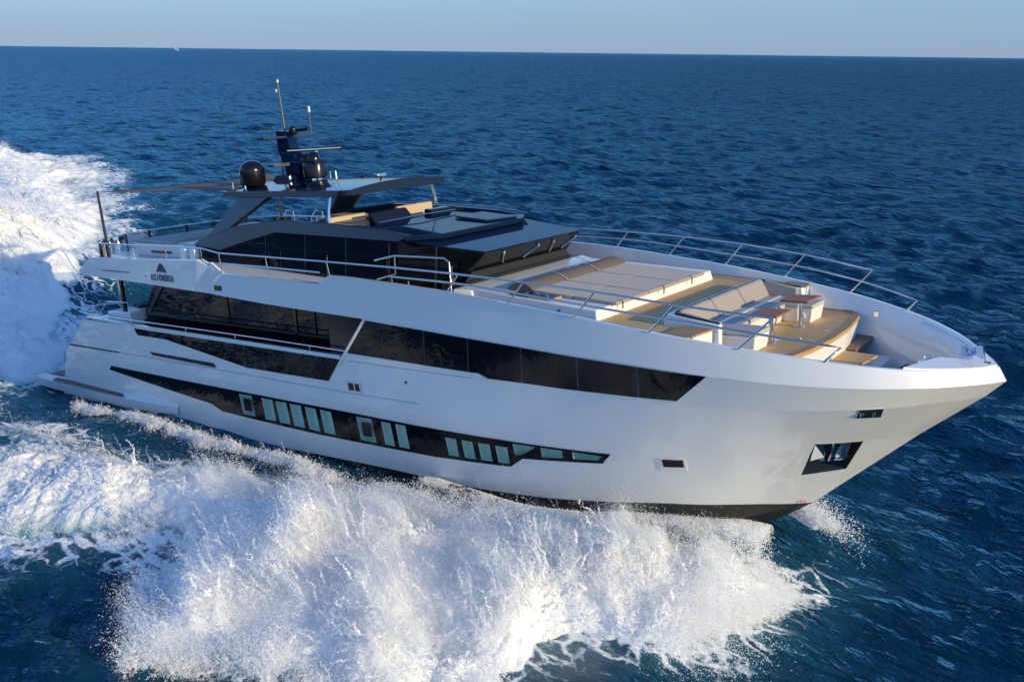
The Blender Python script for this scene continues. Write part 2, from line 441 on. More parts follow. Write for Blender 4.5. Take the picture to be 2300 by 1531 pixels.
def water_material():
    m, nt, b = new_mat("sea water")
    L = nt.links.new; N = nt.nodes.new
    geo = N("ShaderNodeNewGeometry")
    def noise(scale, detail=3, dist=0.0, stretch=None):
        n = N("ShaderNodeTexNoise"); n.inputs['Scale'].default_value = scale; n.inputs['Detail'].default_value = detail; n.inputs['Distortion'].default_value = dist
        mp = N("ShaderNodeMapping"); mp.inputs['Rotation'].default_value = (0, 0, R(38))
        if stretch: mp.inputs['Scale'].default_value = stretch
        L(geo.outputs['Position'], mp.inputs[0]); L(mp.outputs[0], n.inputs['Vector']); return n
    def math_(op, a, c=None, clamp=False):
        n = N("ShaderNodeMath"); n.operation = op; n.use_clamp = clamp
        for i, v in enumerate((a, c)):
            if v is None: continue
            if isinstance(v, (int, float)): n.inputs[i].default_value = v
            else: L(v, n.inputs[i])
        return n.outputs[0]
    # ripples
    n1 = noise(1.1, 4, .4, (.7, 1.5, 1)); n2 = noise(4.5, 4, .6, (.75, 1.4, 1)); n3 = noise(.33, 3, .3, (.7, 1.6, 1))
    h = math_('ADD', math_('MULTIPLY', n1.outputs['Fac'], .29), math_('ADD', math_('MULTIPLY', n2.outputs['Fac'], .085), math_('MULTIPLY', n3.outputs['Fac'], .48)))
    al = N("ShaderNodeAttribute"); al.attribute_name = "lost"
    n0 = noise(.13, 3, .3, (.6, 1.7, 1)); nb = noise(.55, 3, .4, (.6, 1.6, 1))
    far = math_('ADD', math_('MULTIPLY', n0.outputs['Fac'], 2.4), math_('MULTIPLY', nb.outputs['Fac'], 1.3))
    h = math_('ADD', h, math_('MULTIPLY', far, al.outputs['Fac']))
    bp = N("ShaderNodeBump"); bp.inputs['Strength'].default_value = 1.0; bp.inputs['Distance'].default_value = 1.0
    L(h, bp.inputs['Height'])
    # deep water body colour with slow patches
    n4 = noise(.05, 3)
    mx = N("ShaderNodeMix"); mx.data_type = 'RGBA'; mx.inputs['A'].default_value = (.0003, .016, .055, 1); mx.inputs['B'].default_value = (.0004, .024, .055, 1)
    L(n4.outputs['Fac'], mx.inputs['Factor'])
    # foam lace
    at = N("ShaderNodeAttribute"); at.attribute_name = "foam"
    v1 = N("ShaderNodeTexVoronoi"); v1.feature = 'DISTANCE_TO_EDGE'; v1.inputs['Scale'].default_value = 1.5
    nd = noise(1.3, 4); sub = N("ShaderNodeVectorMath"); sub.operation = 'MULTIPLY_ADD'
    sub.inputs[1].default_value = (1.4, 1.4, 1.4)
    L(nd.outputs['Color'], sub.inputs[0])
    mp = N("ShaderNodeMapping"); mp.inputs['Scale'].default_value = (.55, 1.5, 1); L(geo.outputs['Position'], mp.inputs[0]); L(mp.outputs[0], sub.inputs[2]); L(sub.outputs[0], v1.inputs['Vector'])
    n5 = noise(2.6, 6, .5, (.5, 1.6, 1)); n6 = noise(.45, 4, .3, (.6, 1.5, 1)); n7 = noise(14, 4)
    line = math_('SUBTRACT', 1.0, math_('MULTIPLY', v1.outputs['Distance'], 5.5), True)
    pat = math_('ADD', math_('MULTIPLY', line, .35), math_('ADD', math_('MULTIPLY', n5.outputs['Fac'], .55), math_('ADD', math_('MULTIPLY', n6.outputs['Fac'], .55), math_('MULTIPLY', n7.outputs['Fac'], .25))))
    thr = math_('SUBTRACT', 1.60, math_('MULTIPLY', at.outputs['Fac'], 1.25))
    fo = math_('MULTIPLY', math_('SUBTRACT', pat, thr), 4.5, True)
    has = math_('MULTIPLY', at.outputs['Fac'], 12.0, True)
    fo = math_('MULTIPLY', fo, has)
    aer = math_('MULTIPLY', math_('MULTIPLY', at.outputs['Fac'], n6.outputs['Fac']), 1.1, True)
    mt = N("ShaderNodeMix"); mt.data_type = 'RGBA'; mt.inputs['B'].default_value = (.03, .16, .21, 1); L(mx.outputs['Result'], mt.inputs['A']); L(aer, mt.inputs['Factor'])
    mw = N("ShaderNodeMix"); mw.data_type = 'RGBA'; mw.inputs['B'].default_value = (.86, .89, .90, 1); L(mt.outputs['Result'], mw.inputs['A']); L(fo, mw.inputs['Factor'])
    L(mw.outputs['Result'], b.inputs['Base Color'])
    rg = N("ShaderNodeMix"); rg.inputs['A'].default_value = .045; rg.inputs['B'].default_value = .75; L(fo, rg.inputs['Factor']); L(math_('MULTIPLY_ADD', al.outputs['Fac'], .22), rg.inputs['A']); rg.inputs['A'].links[0].from_node.inputs[2].default_value = .045; L(rg.outputs[0], b.inputs['Roughness'])
    # body colour under a sky reflection that waves too small to model keep below a flat mirror's
    out = nt.nodes["Material Output"]
    b.inputs['Specular IOR Level'].default_value = 0.0
    gl = N("ShaderNodeBsdfGlossy"); gl.inputs['Color'].default_value = (.50, .86, 1.0, 1); L(rg.outputs[0], gl.inputs['Roughness']); L(bp.outputs[0], gl.inputs['Normal'])
    fr = N("ShaderNodeFresnel"); fr.inputs['IOR'].default_value = 1.333; L(bp.outputs[0], fr.inputs['Normal'])
    k = math_('MULTIPLY', fr.outputs[0], math_('SUBTRACT', .72, math_('MULTIPLY', fo, .68)))
    ms = N("ShaderNodeMixShader"); L(k, ms.inputs[0]); L(b.outputs[0], ms.inputs[1]); L(gl.outputs[0], ms.inputs[2]); L(ms.outputs[0], out.inputs['Surface'])
    L(bp.outputs[0], b.inputs['Normal'])
    return m
M['water'] = water_material()
sea = build_sea()
# =================================================================== THE YACHT
yacht = bpy.data.objects.new("motor_yacht", None); COL.objects.link(yacht)
yacht.matrix_world = YM
tag(yacht, "large white motor yacht with dark windows and black hardtop speeding through spray", "yacht")

# ---- hull lines (half breadths and heights of the long knuckles)
_g = pchip([0,.2,.45,.65,.95,1.35,1.8,2.35,2.95,3.75,5.45,7.05,8.7,10.4,14,20,40],
           [0,.40,.78,1.05,1.42,1.78,2.1,2.38,2.62,2.86,3.17,3.31,3.385,3.45,3.5,3.5,3.45])
def gg(d): return _g(np.maximum(d, 0))
STEM = {'rim': 31.95, 'k1': 32.08, 'k2': 31.73, 'k3': 30.60, 'boot': 28.46}
def yrow(r, x):
    x = np.asarray(x, float)
    if r == 'rim': return gg(31.95 - x)
    if r == 'k1': return gg(32.08 - x) + 0.05 * np.clip((32.08 - x) / 3, 0, 1)
    if r == 'k2': return gg((31.73 - x) * 0.93)
    if r == 'k3': return gg((30.60 - x) * 0.80) * 0.985
    if r == 'boot': return gg((28.46 - x) * 0.5) * 0.95
ZR = {'k1': pchip([-5,5.7,10,12.5,15.2,18.9,20.8,23.4,26.2,27.7,28.65,29.8,30.8,31.63,32.08],[5.0,4.95,4.85,4.76,4.63,4.52,4.435,4.29,4.13,4.02,3.955,3.89,3.83,3.74,3.68]),
      'k2': pchip([-5,18,22,25.9,27.2,28.2,30,31.2,31.73],[3.40,3.44,3.43,3.41,3.36,3.36,3.39,3.385,3.34]),
      'k3': pchip([-5,15,21,23.5,26.5,28.9,30.6],[2.2,2.2,2.28,2.40,2.45,2.51,2.43]),
      'boot': pchip([-5,4,10,14,18.2,21.4,23,26.2,27.5,28.46],[.15,.18,.30,.42,.485,.40,.43,.6,.6,.55]),
      'rim': pchip([5,6.75,12.5,13.3,17.4,17.9,19.6,21.5,23.2,24.9,26.5,28.2,29.6,30.6,31.3,31.72,31.95],[5.55,5.552,5.66,5.40,5.30,5.50,5.436,5.325,5.16,4.985,4.785,4.56,4.342,4.17,4.03,3.956,3.93])}
KEEL = pchip([-5,0,15,21,25,27.185,27.811,28.46],[-.8,-.85,-1.1,-1.1,-.85,-.229,.101,.549])
def row(r, aft, n=150):
    T = 1 - (1 - np.linspace(0, 1, n)) ** 1.5
    if r in ('keel', 'chine'):
        x = aft + (28.46 - aft) * T
        if r == 'keel': return np.stack([x, 0 * x, KEEL(x)], 1)
        yb = yrow('boot', x); zb = ZR['boot'](x); zk = KEEL(x)
        return np.stack([x, -yb * .93, np.minimum(zb - .02, zk + (zb - zk) * .62)], 1)
    x = aft + (STEM[r] - aft) * T
    return np.stack([x, -yrow(r, x), ZR[r](x)], 1)

# ---- starboard side sheet in a bmesh, window openings cut through it
def side_sheet(rows):
    b = bmesh.new(); prev = None
    for rw in rows:
        cur = [b.verts.new(p) for p in rw]
        if prev:
            for i in range(len(cur) - 1):
                f = b.faces.new((prev[i], prev[i + 1], cur[i + 1], cur[i])); f.smooth = True
        prev = cur
    b.verts.ensure_lookup_table()
    # knuckles stay crisp
    n = len(rows[0])
    for r in range(1, len(rows) - 1):
        for i in range(n - 1):
            e = b.edges.get((b.verts[r * n + i], b.verts[r * n + i + 1]))
            if e: e.smooth = False
    return b

def cut_hole(b, poly, side=-1):
    """removes the part of the sheet inside a convex polygon given in (x, z)"""
    xs = [p[0] for p in poly]; zs = [p[1] for p in poly]
    cx = sum(xs) / len(xs); cz = sum(zs) / len(zs)
    pad = 0.02
    def near(f):
        fx = [v.co.x for v in f.verts]; fz = [v.co.z for v in f.verts]
        return max(fx) > min(xs) - pad and min(fx) < max(xs) + pad and max(fz) > min(zs) - pad and min(fz) < max(zs) + pad
    for i in range(len(poly)):
        p, q = poly[i], poly[(i + 1) % len(poly)]
        nx, nz = q[1] - p[1], -(q[0] - p[0])
        if nx * (cx - p[0]) + nz * (cz - p[1]) > 0: nx, nz = -nx, -nz
        fs = [f for f in b.faces if near(f)]
        geom = list({v for f in fs for v in f.verts}) + list({e for f in fs for e in f.edges}) + fs
        bmesh.ops.bisect_plane(b, geom=geom, dist=1e-5, plane_co=(p[0], 0, p[1]), plane_no=Vector((nx, 0, nz)).normalized())
    def inside(c):
        for i in range(len(poly)):
            p, q = poly[i], poly[(i + 1) % len(poly)]
            nx, nz = q[1] - p[1], -(q[0] - p[0])
            if nx * (cx - p[0]) + nz * (cz - p[1]) > 0: nx, nz = -nx, -nz
            if nx * (c.x - p[0]) + nz * (c.z - p[1]) > 1e-4: return False
        return True
    kill = [f for f in b.faces if near(f) and inside(f.calc_center_median())]
    bmesh.ops.delete(b, geom=kill, context='FACES')

PANES = [[(13.179,1.896),(13.773,1.906),(13.697,1.267),(13.118,1.254)],[(14.197,1.908),(14.682,1.905),(14.594,1.26),(14.123,1.246)],
 [(14.8,1.899),(15.273,1.904),(15.205,1.246),(14.745,1.241)],[(15.396,1.902),(15.865,1.905),(15.783,1.233),(15.347,1.235)],
 [(16.013,1.899),(16.453,1.894),(16.383,1.216),(15.947,1.225)],[(16.613,1.904),(17.044,1.891),(16.972,1.214),(16.545,1.215)],
 [(17.969,1.903),(18.516,1.904),(18.451,1.222),(17.894,1.218)],[(18.831,1.891),(19.156,1.883),(19.08,1.218),(18.736,1.216)],
 [(19.31,1.893),(19.652,1.894),(19.566,1.23),(19.224,1.229)],[(20.855,1.768),(21.183,1.764),(21.111,1.264),(20.794,1.261)],
 [(21.34,1.767),(21.657,1.768),(21.598,1.277),(21.271,1.265)],[(21.811,1.766),(22.149,1.768),(22.071,1.292),(21.751,1.284)],
 [(22.294,1.769),(22.621,1.765),(22.542,1.307),(22.227,1.294)],[(22.801,1.896),(23.385,1.892),(23.335,1.624),(22.93,1.60),(22.765,1.50)],
 [(23.526,1.897),(24.058,1.893),(24.014,1.681),(23.481,1.635)],[(24.287,1.894),(24.973,1.869),(24.857,1.741),(24.263,1.702)]]
PORT_CAB = (0, 6)                     # the two opening portlights with dark inner shutters
ANCHOR = [(29.125,2.47),(29.84,2.455),(29.32,1.618),(28.592,1.518)]
SIDE_AFT = {'keel': 2.2, 'chine': 2.2, 'boot': 2.2, 'k3': 3.4, 'k2': 5.17, 'k1': 18.85}

def full_sheet():
    bb = side_sheet([row('boot', 2.2), row('k3', 3.4), row('k2', 5.17)])
    return bb
up_rows = []
x2 = 17.82 + (STEM['k2'] - 17.82) * (1 - (1 - np.linspace(0, 1, 150)) ** 1.5)
up_rows = [np.stack([x2, -yrow('k2', x2), ZR['k2'](x2)], 1), row('k1', 18.85)]

def solid_sheet_bvh():
    b = side_sheet([row('keel', 2.2), row('chine', 2.2), row('boot', 2.2), row('k3', 3.4), row('k2', 5.17)])
    t = side_sheet(up_rows)
    me = bpy.data.meshes.new("tmp"); t.to_mesh(me); b.from_mesh(me); bpy.data.meshes.remove(me); t.free()
    tree = BVHTree.FromBMesh(b); b.free(); return tree
HULL = solid_sheet_bvh()
def ysurf(x, z):
    """starboard hull half-breadth surface (negative y) at x, z, with its outward normal"""
    h = HULL.ray_cast(Vector((x, -12, z)), Vector((0, 1, 0)))
    if h[0] is None:
        h = HULL.find_nearest(Vector((x, -4, z)))
    n = h[1]
    if n.y > 0: n = -n
    return h[0].y, n

hull_b = full_sheet()
for p in PANES: cut_hole(hull_b, p)
cut_hole(hull_b, ANCHOR)
t = side_sheet(up_rows); me = bpy.data.meshes.new("tmp"); t.to_mesh(me); hull_b.from_mesh(me); t.free(); bpy.data.meshes.remove(me)
def mirror_bm(b):
    me = bpy.data.meshes.new("tmp"); b.to_mesh(me)
    m2 = bpy.data.meshes.new("tmp2"); bb = bmesh.new(); bb.from_mesh(me)
    for v in bb.verts: v.co.y = -v.co.y
    bmesh.ops.reverse_faces(bb, faces=bb.faces)
    bb.to_mesh(m2); bb.free(); b.from_mesh(m2)
    bpy.data.meshes.remove(me); bpy.data.meshes.remove(m2)
# transom (sloped stern) from the aft ends of the side rows
def aft_pt(r, a): p = row(r, a)[0]; return Vector(p)
tr = [aft_pt('boot', 2.2), aft_pt('k3', 3.4), aft_pt('k2', 5.17)]
for a, c in zip(tr[:-1], tr[1:]):
    vs = [hull_b.verts.new(q) for q in (a, c, Vector((c.x, 0, c.z)), Vector((a.x, 0, a.z)))]
    f = hull_b.faces.new(vs)
mirror_bm(hull_b)
bmesh.ops.remove_doubles(hull_b, verts=hull_b.verts, dist=2e-4)
def bm_obj(name, b, mat, parent):
    me = bpy.data.meshes.new(name); b.to_mesh(me); b.free(); me.materials.append(mat)
    o = bpy.data.objects.new(name, me); COL.objects.link(o); o.parent = parent; return o
hull = bm_obj("hull", hull_b, M['gelcoat'], yacht)

bot = side_sheet([row('keel', 2.2), row('chine', 2.2), row('boot', 2.2)])
vs = [bot.verts.new(q) for q in (aft_pt('keel', 2.2), aft_pt('chine', 2.2), aft_pt('boot', 2.2), Vector((2.2, 0, aft_pt('boot', 2.2).z)))]
bot.faces.new(vs); mirror_bm(bot); bmesh.ops.remove_doubles(bot, verts=bot.verts, dist=2e-4)
hull_bottom = bm_obj("hull_bottom", bot, M['antifoul'], yacht)

# ---- panels that follow the hull side
def hull_panel(name, poly, mat, parent, off=0.006, holes=(), step=0.35, thick=0.012, mirror=False):
    """a plate cut to an (x, z) outline and bent to the hull side, standing a few mm proud"""
    b = bmesh.new()
    f = b.faces.new([b.verts.new((x, 0, z)) for x, z in poly])
    bmesh.ops.triangulate(b, faces=[f], ngon_method='EAR_CLIP')
    x0 = min(p[0] for p in poly); x1 = max(p[0] for p in poly)
    xx = x0 + step
    while xx < x1:
        bmesh.ops.bisect_plane(b, geom=b.verts[:] + b.edges[:] + b.faces[:], plane_co=(xx, 0, 0), plane_no=(1, 0, 0)); xx += step
    for h in holes: cut_hole(b, h)
    bmesh.ops.dissolve_limit(b, angle_limit=0.001, verts=b.verts, edges=[e for e in b.edges if False])
    for v in b.verts:
        y, n = ysurf(v.co.x, v.co.z); v.co.y = y - off
    r = bmesh.ops.extrude_face_region(b, geom=b.faces[:])
    for v in [g for g in r['geom'] if isinstance(g, bmesh.types.BMVert)]: v.co.y -= thick
    bmesh.ops.recalc_face_normals(b, faces=b.faces)
    if mirror:
        c = b.copy()
        for v in c.verts: v.co.y = -v.co.y
        bmesh.ops.reverse_faces(c, faces=c.faces)
        o = bm_obj(name, b, mat, parent); bm_obj(name, c, mat, parent); return o
    return bm_obj(name, b, mat, parent)

HULLWIN = [(6.282,1.942),(9.983,1.947),(14.467,1.976),(17.723,1.981),(20.077,1.95),(23.381,1.945),(25.198,1.949),(24.931,1.672),(22.947,1.514),(22.531,1.228),(20.353,1.14),(16.125,1.12),(12.139,1.191),(11.924,1.345),(6.101,1.797)]
band = hull_panel("hull_window_band", HULLWIN, M['glass'], hull, holes=PANES)
hull_panel("window_band_trim", [(25.198,1.949),(25.40,1.949),(25.13,1.672),(24.931,1.672)], M['white'], hull, off=0.008)

def glass_pane_mat():
    m, nt, b = new_mat("clear teal window glass")
    out = nt.nodes["Material Output"]; nt.nodes.remove(b)
    tr = nt.nodes.new("ShaderNodeBsdfTransparent"); tr.inputs[0].default_value = (0.80, 0.93, 0.89, 1)
    gl = nt.nodes.new("ShaderNodeBsdfGlossy"); gl.inputs['Roughness'].default_value = 0.02
    fr = nt.nodes.new("ShaderNodeFresnel"); fr.inputs['IOR'].default_value = 1.2
    mx = nt.nodes.new("ShaderNodeMixShader")
    nt.links.new(fr.outputs[0], mx.inputs[0]); nt.links.new(tr.outputs[0], mx.inputs[1]); nt.links.new(gl.outputs[0], mx.inputs[2])
    nt.links.new(mx.outputs[0], out.inputs[0]); return m
M['pane'] = glass_pane_mat()
for k, p in enumerate(PANES):
    pts = [Vector((x, ysurf(x, z)[0], z)) for x, z in p]
    n = len(pts)
    ctr = sum(pts, Vector()) / n
    b = MB()
    depth = 0.16 if k < 9 else 0.22
    back = [q + (ctr - q) * 0.06 + Vector((0.05, depth, 0.03)) for q in pts]
    b.add([*pts, *back], [(i, (i + 1) % n, n + (i + 1) % n, n + i) for i in range(n)] + [tuple(range(n, 2 * n))])
    lit = b.build("window_recess", M['teal'], band, fix=False)
    gp = [q + Vector((0, 0.012, 0)) for q in pts]
    if (gp[1] - gp[0]).cross(gp[2] - gp[1]).y > 0: gp = gp[::-1]
    g = MB().poly(gp).build("window_pane", M['pane'], band, fix=False)
    if k in PORT_CAB:
        c = ctr + Vector((-0.10 if k == 0 else -0.08, 0.045, -0.035)); hw = 0.15; hh = 0.18
        sb = MB().hexa([(c.x - hw, c.y, c.z - hh), (c.x + hw + .03, c.y, c.z - hh), (c.x + hw + .03, c.y + .04, c.z - hh), (c.x - hw, c.y + .04, c.z - hh)],
                       [(c.x - hw, c.y, c.z + hh), (c.x + hw, c.y, c.z + hh), (c.x + hw, c.y + .04, c.z + hh), (c.x - hw, c.y + .04, c.z + hh)])
        sb.build("window_shutter", M['black'], band, bevel=0.02)

# upper row of flush windows (owner cabin) with slim mullions
UPWIN = [(18.955,4.49),(20.8,4.405),(23.426,4.258),(26.157,4.10),(27.63,4.012),(26.982,3.445),(24.309,3.445),(23.75,3.455),(22.387,3.45),(22.138,3.543),(18.115,3.604)]
upwin = hull_panel("cabin_window_band", UPWIN, M['glass'], hull, mirror=True)
hull_panel("window_edge_strip", [(18.86,4.50),(18.945,4.495),(18.105,3.604),(17.75,3.20),(17.70,3.22)], M['steel'], hull, off=0.009, step=0.2)
hull_panel("window_end_trim", [(27.645,4.012),(27.80,4.005),(27.13,3.44),(26.985,3.445)], M['gelcoat'], hull, off=0.02, thick=0.02)
hull_panel("window_notch_trim", [(22.138,3.55),(22.29,3.55),(22.54,3.45),(22.387,3.45)], M['white'], hull, off=0.02, thick=0.02)
for xa, xb in ((20.81, 20.70), (23.53, 23.45), (26.24, 26.19), (22.10, 21.99), (24.9, 24.84)):
    za = float(ZR['k1'](xa)) - 0.03
    hull_panel("mullion", [(xa, za), (xa + .035, za), (xb + .035, 3.56 if xb < 22.1 else 3.46), (xb, 3.56 if xb < 22.1 else 3.46)], M['navy_matt'], upwin, off=0.02, thick=0.004)

# dark bulwark glass along the main side deck
BULW = [(8.217,3.375),(8.355,3.174),(13.26,3.199),(13.829,2.741),(16.202,2.772),(17.214,2.766),(17.79,3.40)]
hull_panel("bulwark_glass", BULW, M['glass'], hull, mirror=True)
hull_panel("hull_slot", [(8.844,2.685),(9.016,2.603),(12.321,2.57),(12.227,2.693)], M['black'], hull)
hull_panel("slot_sill", [(9.016,2.600),(9.05,2.565),(12.40,2.545),(12.321,2.567)], M['gelcoat'], hull, off=0.02, thick=0.02)
hull_panel("rubbing_strake", [(3.73,2.455),(6.98,2.49),(6.98,2.45),(3.70,2.40)], M['black'], hull)
hull_panel("panel_seam", [(6.98,2.478),(14.65,2.535),(17.9,2.533),(20.27,2.56),(20.27,2.552),(17.9,2.525),(14.65,2.527),(6.98,2.468)], M['navy_matt'], hull, off=0.002, thick=0.003)
hull_panel("panel_seam", [(18.1,3.40),(22.1,3.41),(22.1,3.403),(18.1,3.392)], M['navy_matt'], hull, off=0.002, thick=0.003)
# engine room vent, fairlead, portlight, drain
v = hull_panel("side_vent", [(17.93,2.845),(18.39,2.85),(18.40,2.60),(17.94,2.595)], M['steel'], hull, off=0.01, thick=0.02)
hull_panel("vent_grille", [(17.97,2.815),(18.15,2.818),(18.155,2.63),(17.975,2.627)], M['black'], v, off=0.028, thick=0.006)
hull_panel("vent_grille", [(18.20,2.818),(18.355,2.82),(18.36,2.63),(18.205,2.63)], M['black'], v, off=0.028, thick=0.006)
v = hull_panel("fairlead", [(29.975,3.17),(30.10,3.395),(30.44,3.395),(30.325,3.16)], M['steel'], hull, off=0.004, thick=0.02, step=0.1)
hull_panel("fairlead_opening", [(30.01,3.20),(30.115,3.37),(30.405,3.37),(30.30,3.19)], M['blackmatt'], v, off=0.02, thick=0.008, step=0.1)
for xo in (30.10, 30.27):
    y, n = ysurf(xo, 3.27); MB().lathe((xo, y - .05, 3.25), [(.03, -.02), (.035, .02), (.03, .06)], 10).build("fairlead_roller", M['steel'], v, smooth=True)
v = hull_panel("portlight_frame", [(26.21,1.99),(26.74,2.0),(26.675,1.66),(26.15,1.63)], M['white'], hull, off=0.004, thick=0.015, step=0.1)
hull_panel("portlight_glass", [(26.265,1.945),(26.685,1.96),(26.645,1.755),(26.24,1.735)], M['glass'], v, off=0.018, thick=0.006, step=0.1)
y, n = ysurf(19.99, 3.06); MB().lathe((19.99, y - .01, 3.06), [(.025, -.03), (.025, .03)], 8).build("hull_drain", M['black'], hull)
hull_panel("drain_cover", [(12.80,5.02),(12.9,5.0),(12.9,4.9),(12.8,4.9)], M['steel'], hull) if False else None
# red draught mark at the stem
def stroke_text(word, origin, ux, uz, h, w, gap, nrm, mat, name, parent, thick=0.16, serif=True):
    """letters drawn as thick strokes on a flat face: ux along the word, uz up"""
    G = {'A': [[(0,0),(.5,1)],[(.5,1),(1,0)],[(.2,.36),(.8,.36)]], 'S': [[(.95,.8),(.75,1),(.25,1),(.05,.78),(.2,.58),(.8,.42),(.95,.22),(.75,0),(.25,0),(.05,.2)]],
         'T': [[(0,1),(1,1)],[(.5,1),(.5,0)]], 'O': [[(.5,1),(.12,.85),(0,.5),(.12,.15),(.5,0),(.88,.15),(1,.5),(.88,.85),(.5,1)]],
         'N': [[(.08,0),(.08,1)],[(.08,1),(.92,0)],[(.92,0),(.92,1)]], 'D': [[(.1,0),(.1,1)],[(.1,1),(.6,1),(.95,.75),(.95,.25),(.6,0),(.1,0)]],
         '1': [[(.25,.8),(.5,1)],[(.5,1),(.5,0)]], '7': [[(0,1),(1,1)],[(1,1),(.35,0)]], '0': [[(.5,1),(.1,.8),(.1,.2),(.5,0),(.9,.2),(.9,.8),(.5,1)]]}
    b = MB(); x = 0
    for ch in word:
        for st in G[ch]:
            for (p, q) in zip(st[:-1], st[1:]):
                d = Vector((q[0] - p[0], q[1] - p[1])); d2 = Vector((d.x * w, d.y * h)).normalized()
                tk = thick * h * (0.5 if (ch in 'AN' and d.x * d.y > 0) or ch == 'T' and d.y == 0 or ch == 'N' and d.x == 0 else 1.0) * 0.5
                nn = Vector((-d2.y, d2.x)) * tk
                a = Vector((x + p[0] * w, p[1] * h)) - d2 * tk * .5; c = Vector((x + q[0] * w, q[1] * h)) + d2 * tk * .5
                quad = [a + nn, a - nn, c - nn, c + nn]
                P = [Vector(origin) + Vector(ux) * k.x + Vector(uz) * k.y for k in quad]
                b.hexa(P, [k + Vector(nrm) * .008 for k in P])
        if serif and ch in 'ATND':
            for sx, sz in {'A': [(0,0),(1,0)], 'T': [(.5,0)], 'N': [(.08,0),(.08,1),(.92,1)], 'D': [(.05,0),(.05,1)]}[ch]:
                a = Vector((x + sx * w - .17 * w, sz * h)); c = Vector((x + sx * w + .17 * w, sz * h)); tk = thick * h * .22
                P = [Vector(origin) + Vector(ux) * k.x + Vector(uz) * k.y for k in (a + Vector((0, tk)), a - Vector((0, tk)), c - Vector((0, tk)), c + Vector((0, tk)))]
                b.hexa(P, [k + Vector(nrm) * .009 for k in P])
        x += w + gap
    return b.build(name, mat, parent)
y, n = ysurf(28.33, .66)
stroke_text("170", (28.22, ysurf(28.22, .62)[0] - .012, .61), (1, .35, 0), (0, 0, 1), .06, .045, .025, (0, -1, 0), M['red'], "draught_mark", hull, serif=False)

# anchor pocket and anchor
ap = [Vector((x, ysurf(x, z)[0], z)) for x, z in ANCHOR]
ac = sum(ap, Vector()) / 4
nrm = (ap[1] - ap[0]).cross(ap[3] - ap[0]).normalized()
if nrm.y > 0: nrm = -nrm
inn = [q + (ac - q) * 0.12 - nrm * 0.34 for q in ap]
pk = MB().add([*ap, *inn], [(i, (i + 1) % 4, 4 + (i + 1) % 4, 4 + i) for i in range(4)] + [(4, 5, 6, 7)])
pocket = pk.build("anchor_pocket", pbr("pocket lining", (0.06, 0.07, 0.09), rough=0.25, metal=0.6), hull, fix=False)
ux = (ap[1] - ap[0]).normalized(); uz = nrm.cross(ux).normalized()
if uz.z < 0: uz = -uz
A0 = ac - nrm * 0.06 + ux * -0.02
def ac_p(u, w, d): return A0 + ux * u + uz * w + nrm * d
an = MB()
for s in (-1, 1):   # two folded flukes
    an.add([ac_p(s * .07, .10, .02), ac_p(s * .20, .42, -.08), ac_p(s * .36, .36, -.05), ac_p(s * .36, -.16, .03), ac_p(s * .09, -.10, .06), ac_p(s * .16, .12, .10)],
           [(0, 1, 5), (1, 2, 5), (2, 3, 5), (3, 4, 5), (4, 0, 5)])
an.hexa([ac_p(-.37, -.13, .05), ac_p(.37, -.16, .05), ac_p(.34, -.27, -.02), ac_p(-.33, -.24, -.02)], [ac_p(-.10, -.04, .10), ac_p(.10, -.05, .10), ac_p(.09, -.10, .02), ac_p(-.09, -.09, .02)])
anchor = an.build("anchor_fluke", M['steel'], hull)
an = MB().tube([ac_p(0, .48, -.05), ac_p(0, .1, .06), ac_p(0, -.05, .08)], [.035, .035, .05], 8)
an.build("anchor_shank", M['steel'], hull, smooth=True)

# ---- upper band: bulwark of the upper deck, from the aft wing to the bow
def band_rows():
    xs = np.concatenate([np.linspace(12.78, 13.25, 3), [13.3], np.linspace(13.6, 17.0, 12), [17.28, 17.33, 17.7], 17.85 + (1 - (1 - np.linspace(0, 1, 120)) ** 1.5) * (31.95 - 17.85)])
    yr = yrow('rim', xs); zr = ZR['rim'](xs)
    zr = np.where(xs < 17.30, np.interp(xs, [12.78, 13.28, 13.3, 17.29], [5.62, 5.33, 5.33, 5.27]), np.where(xs < 17.72, np.interp(xs, [17.29, 17.72], [5.27, 5.495]), ZR['rim'](np.maximum(xs, 17.95)) + 0.0))
    zr = np.where((xs > 17.6) & (xs < 17.95), 5.50, zr)
    xk = xs + np.where(xs > 17.85, (32.08 - 31.95) * (xs - 17.85) / (31.95 - 17.85), 0)
    yk = yrow('k1', xk); zk = ZR['k1'](xk)
    wall = 0.09
    yi = np.maximum(yr - wall * np.clip((31.95 - xs) / 1.2, 0, 1) , 0)
    return xs, yr, zr, xk, yk, zk, yi
xs, yr, zr, xk, yk, zk, yi = band_rows()
deckz = lambda x: np.where(x < 27.0, 4.74 - 0.055 * (x - 24.9), np.maximum(4.62 - (x - 27.0) * 0.9, 3.15))
zi = np.minimum(deckz(xs) - 0.03, zr - 0.02)
zi = np.maximum(zi, np.interp(xs, [27, 29.5, 30.6, 31.95], [3.1, 3.1, 3.15, 3.88]))
R0 = [(a, -b - .004, c) for a, b, c in zip(xk, yk, zk)]
R1 = [(a, -b, c) for a, b, c in zip(xs, yr, zr)]
R2 = [(a, -b, c) for a, b, c in zip(xs, yi, zr)]
yin = np.maximum(yi - np.where(xs > 27, (zr - zi) * 0.35, 0.02), 0)
R3 = [(a, -b, c) for a, b, c in zip(np.where(xs > 27, xs - (xs - 27) * .06, xs), yin, zi)]
yku = np.maximum(yk - .45, 0)
RU = [(a, -b, c) for a, b, c in zip(xk, yku, zk + .01)]
bb = MB().loft([R0, R1]); bb.loft([R1, R2]); bb.loft([R2, R3]); bb.loft([R0[:30], RU[:30]])
bb.mirror()
bulwark = bb.build("upper_bulwark", M['gelcoat'], yacht, smooth=True, angle=20)

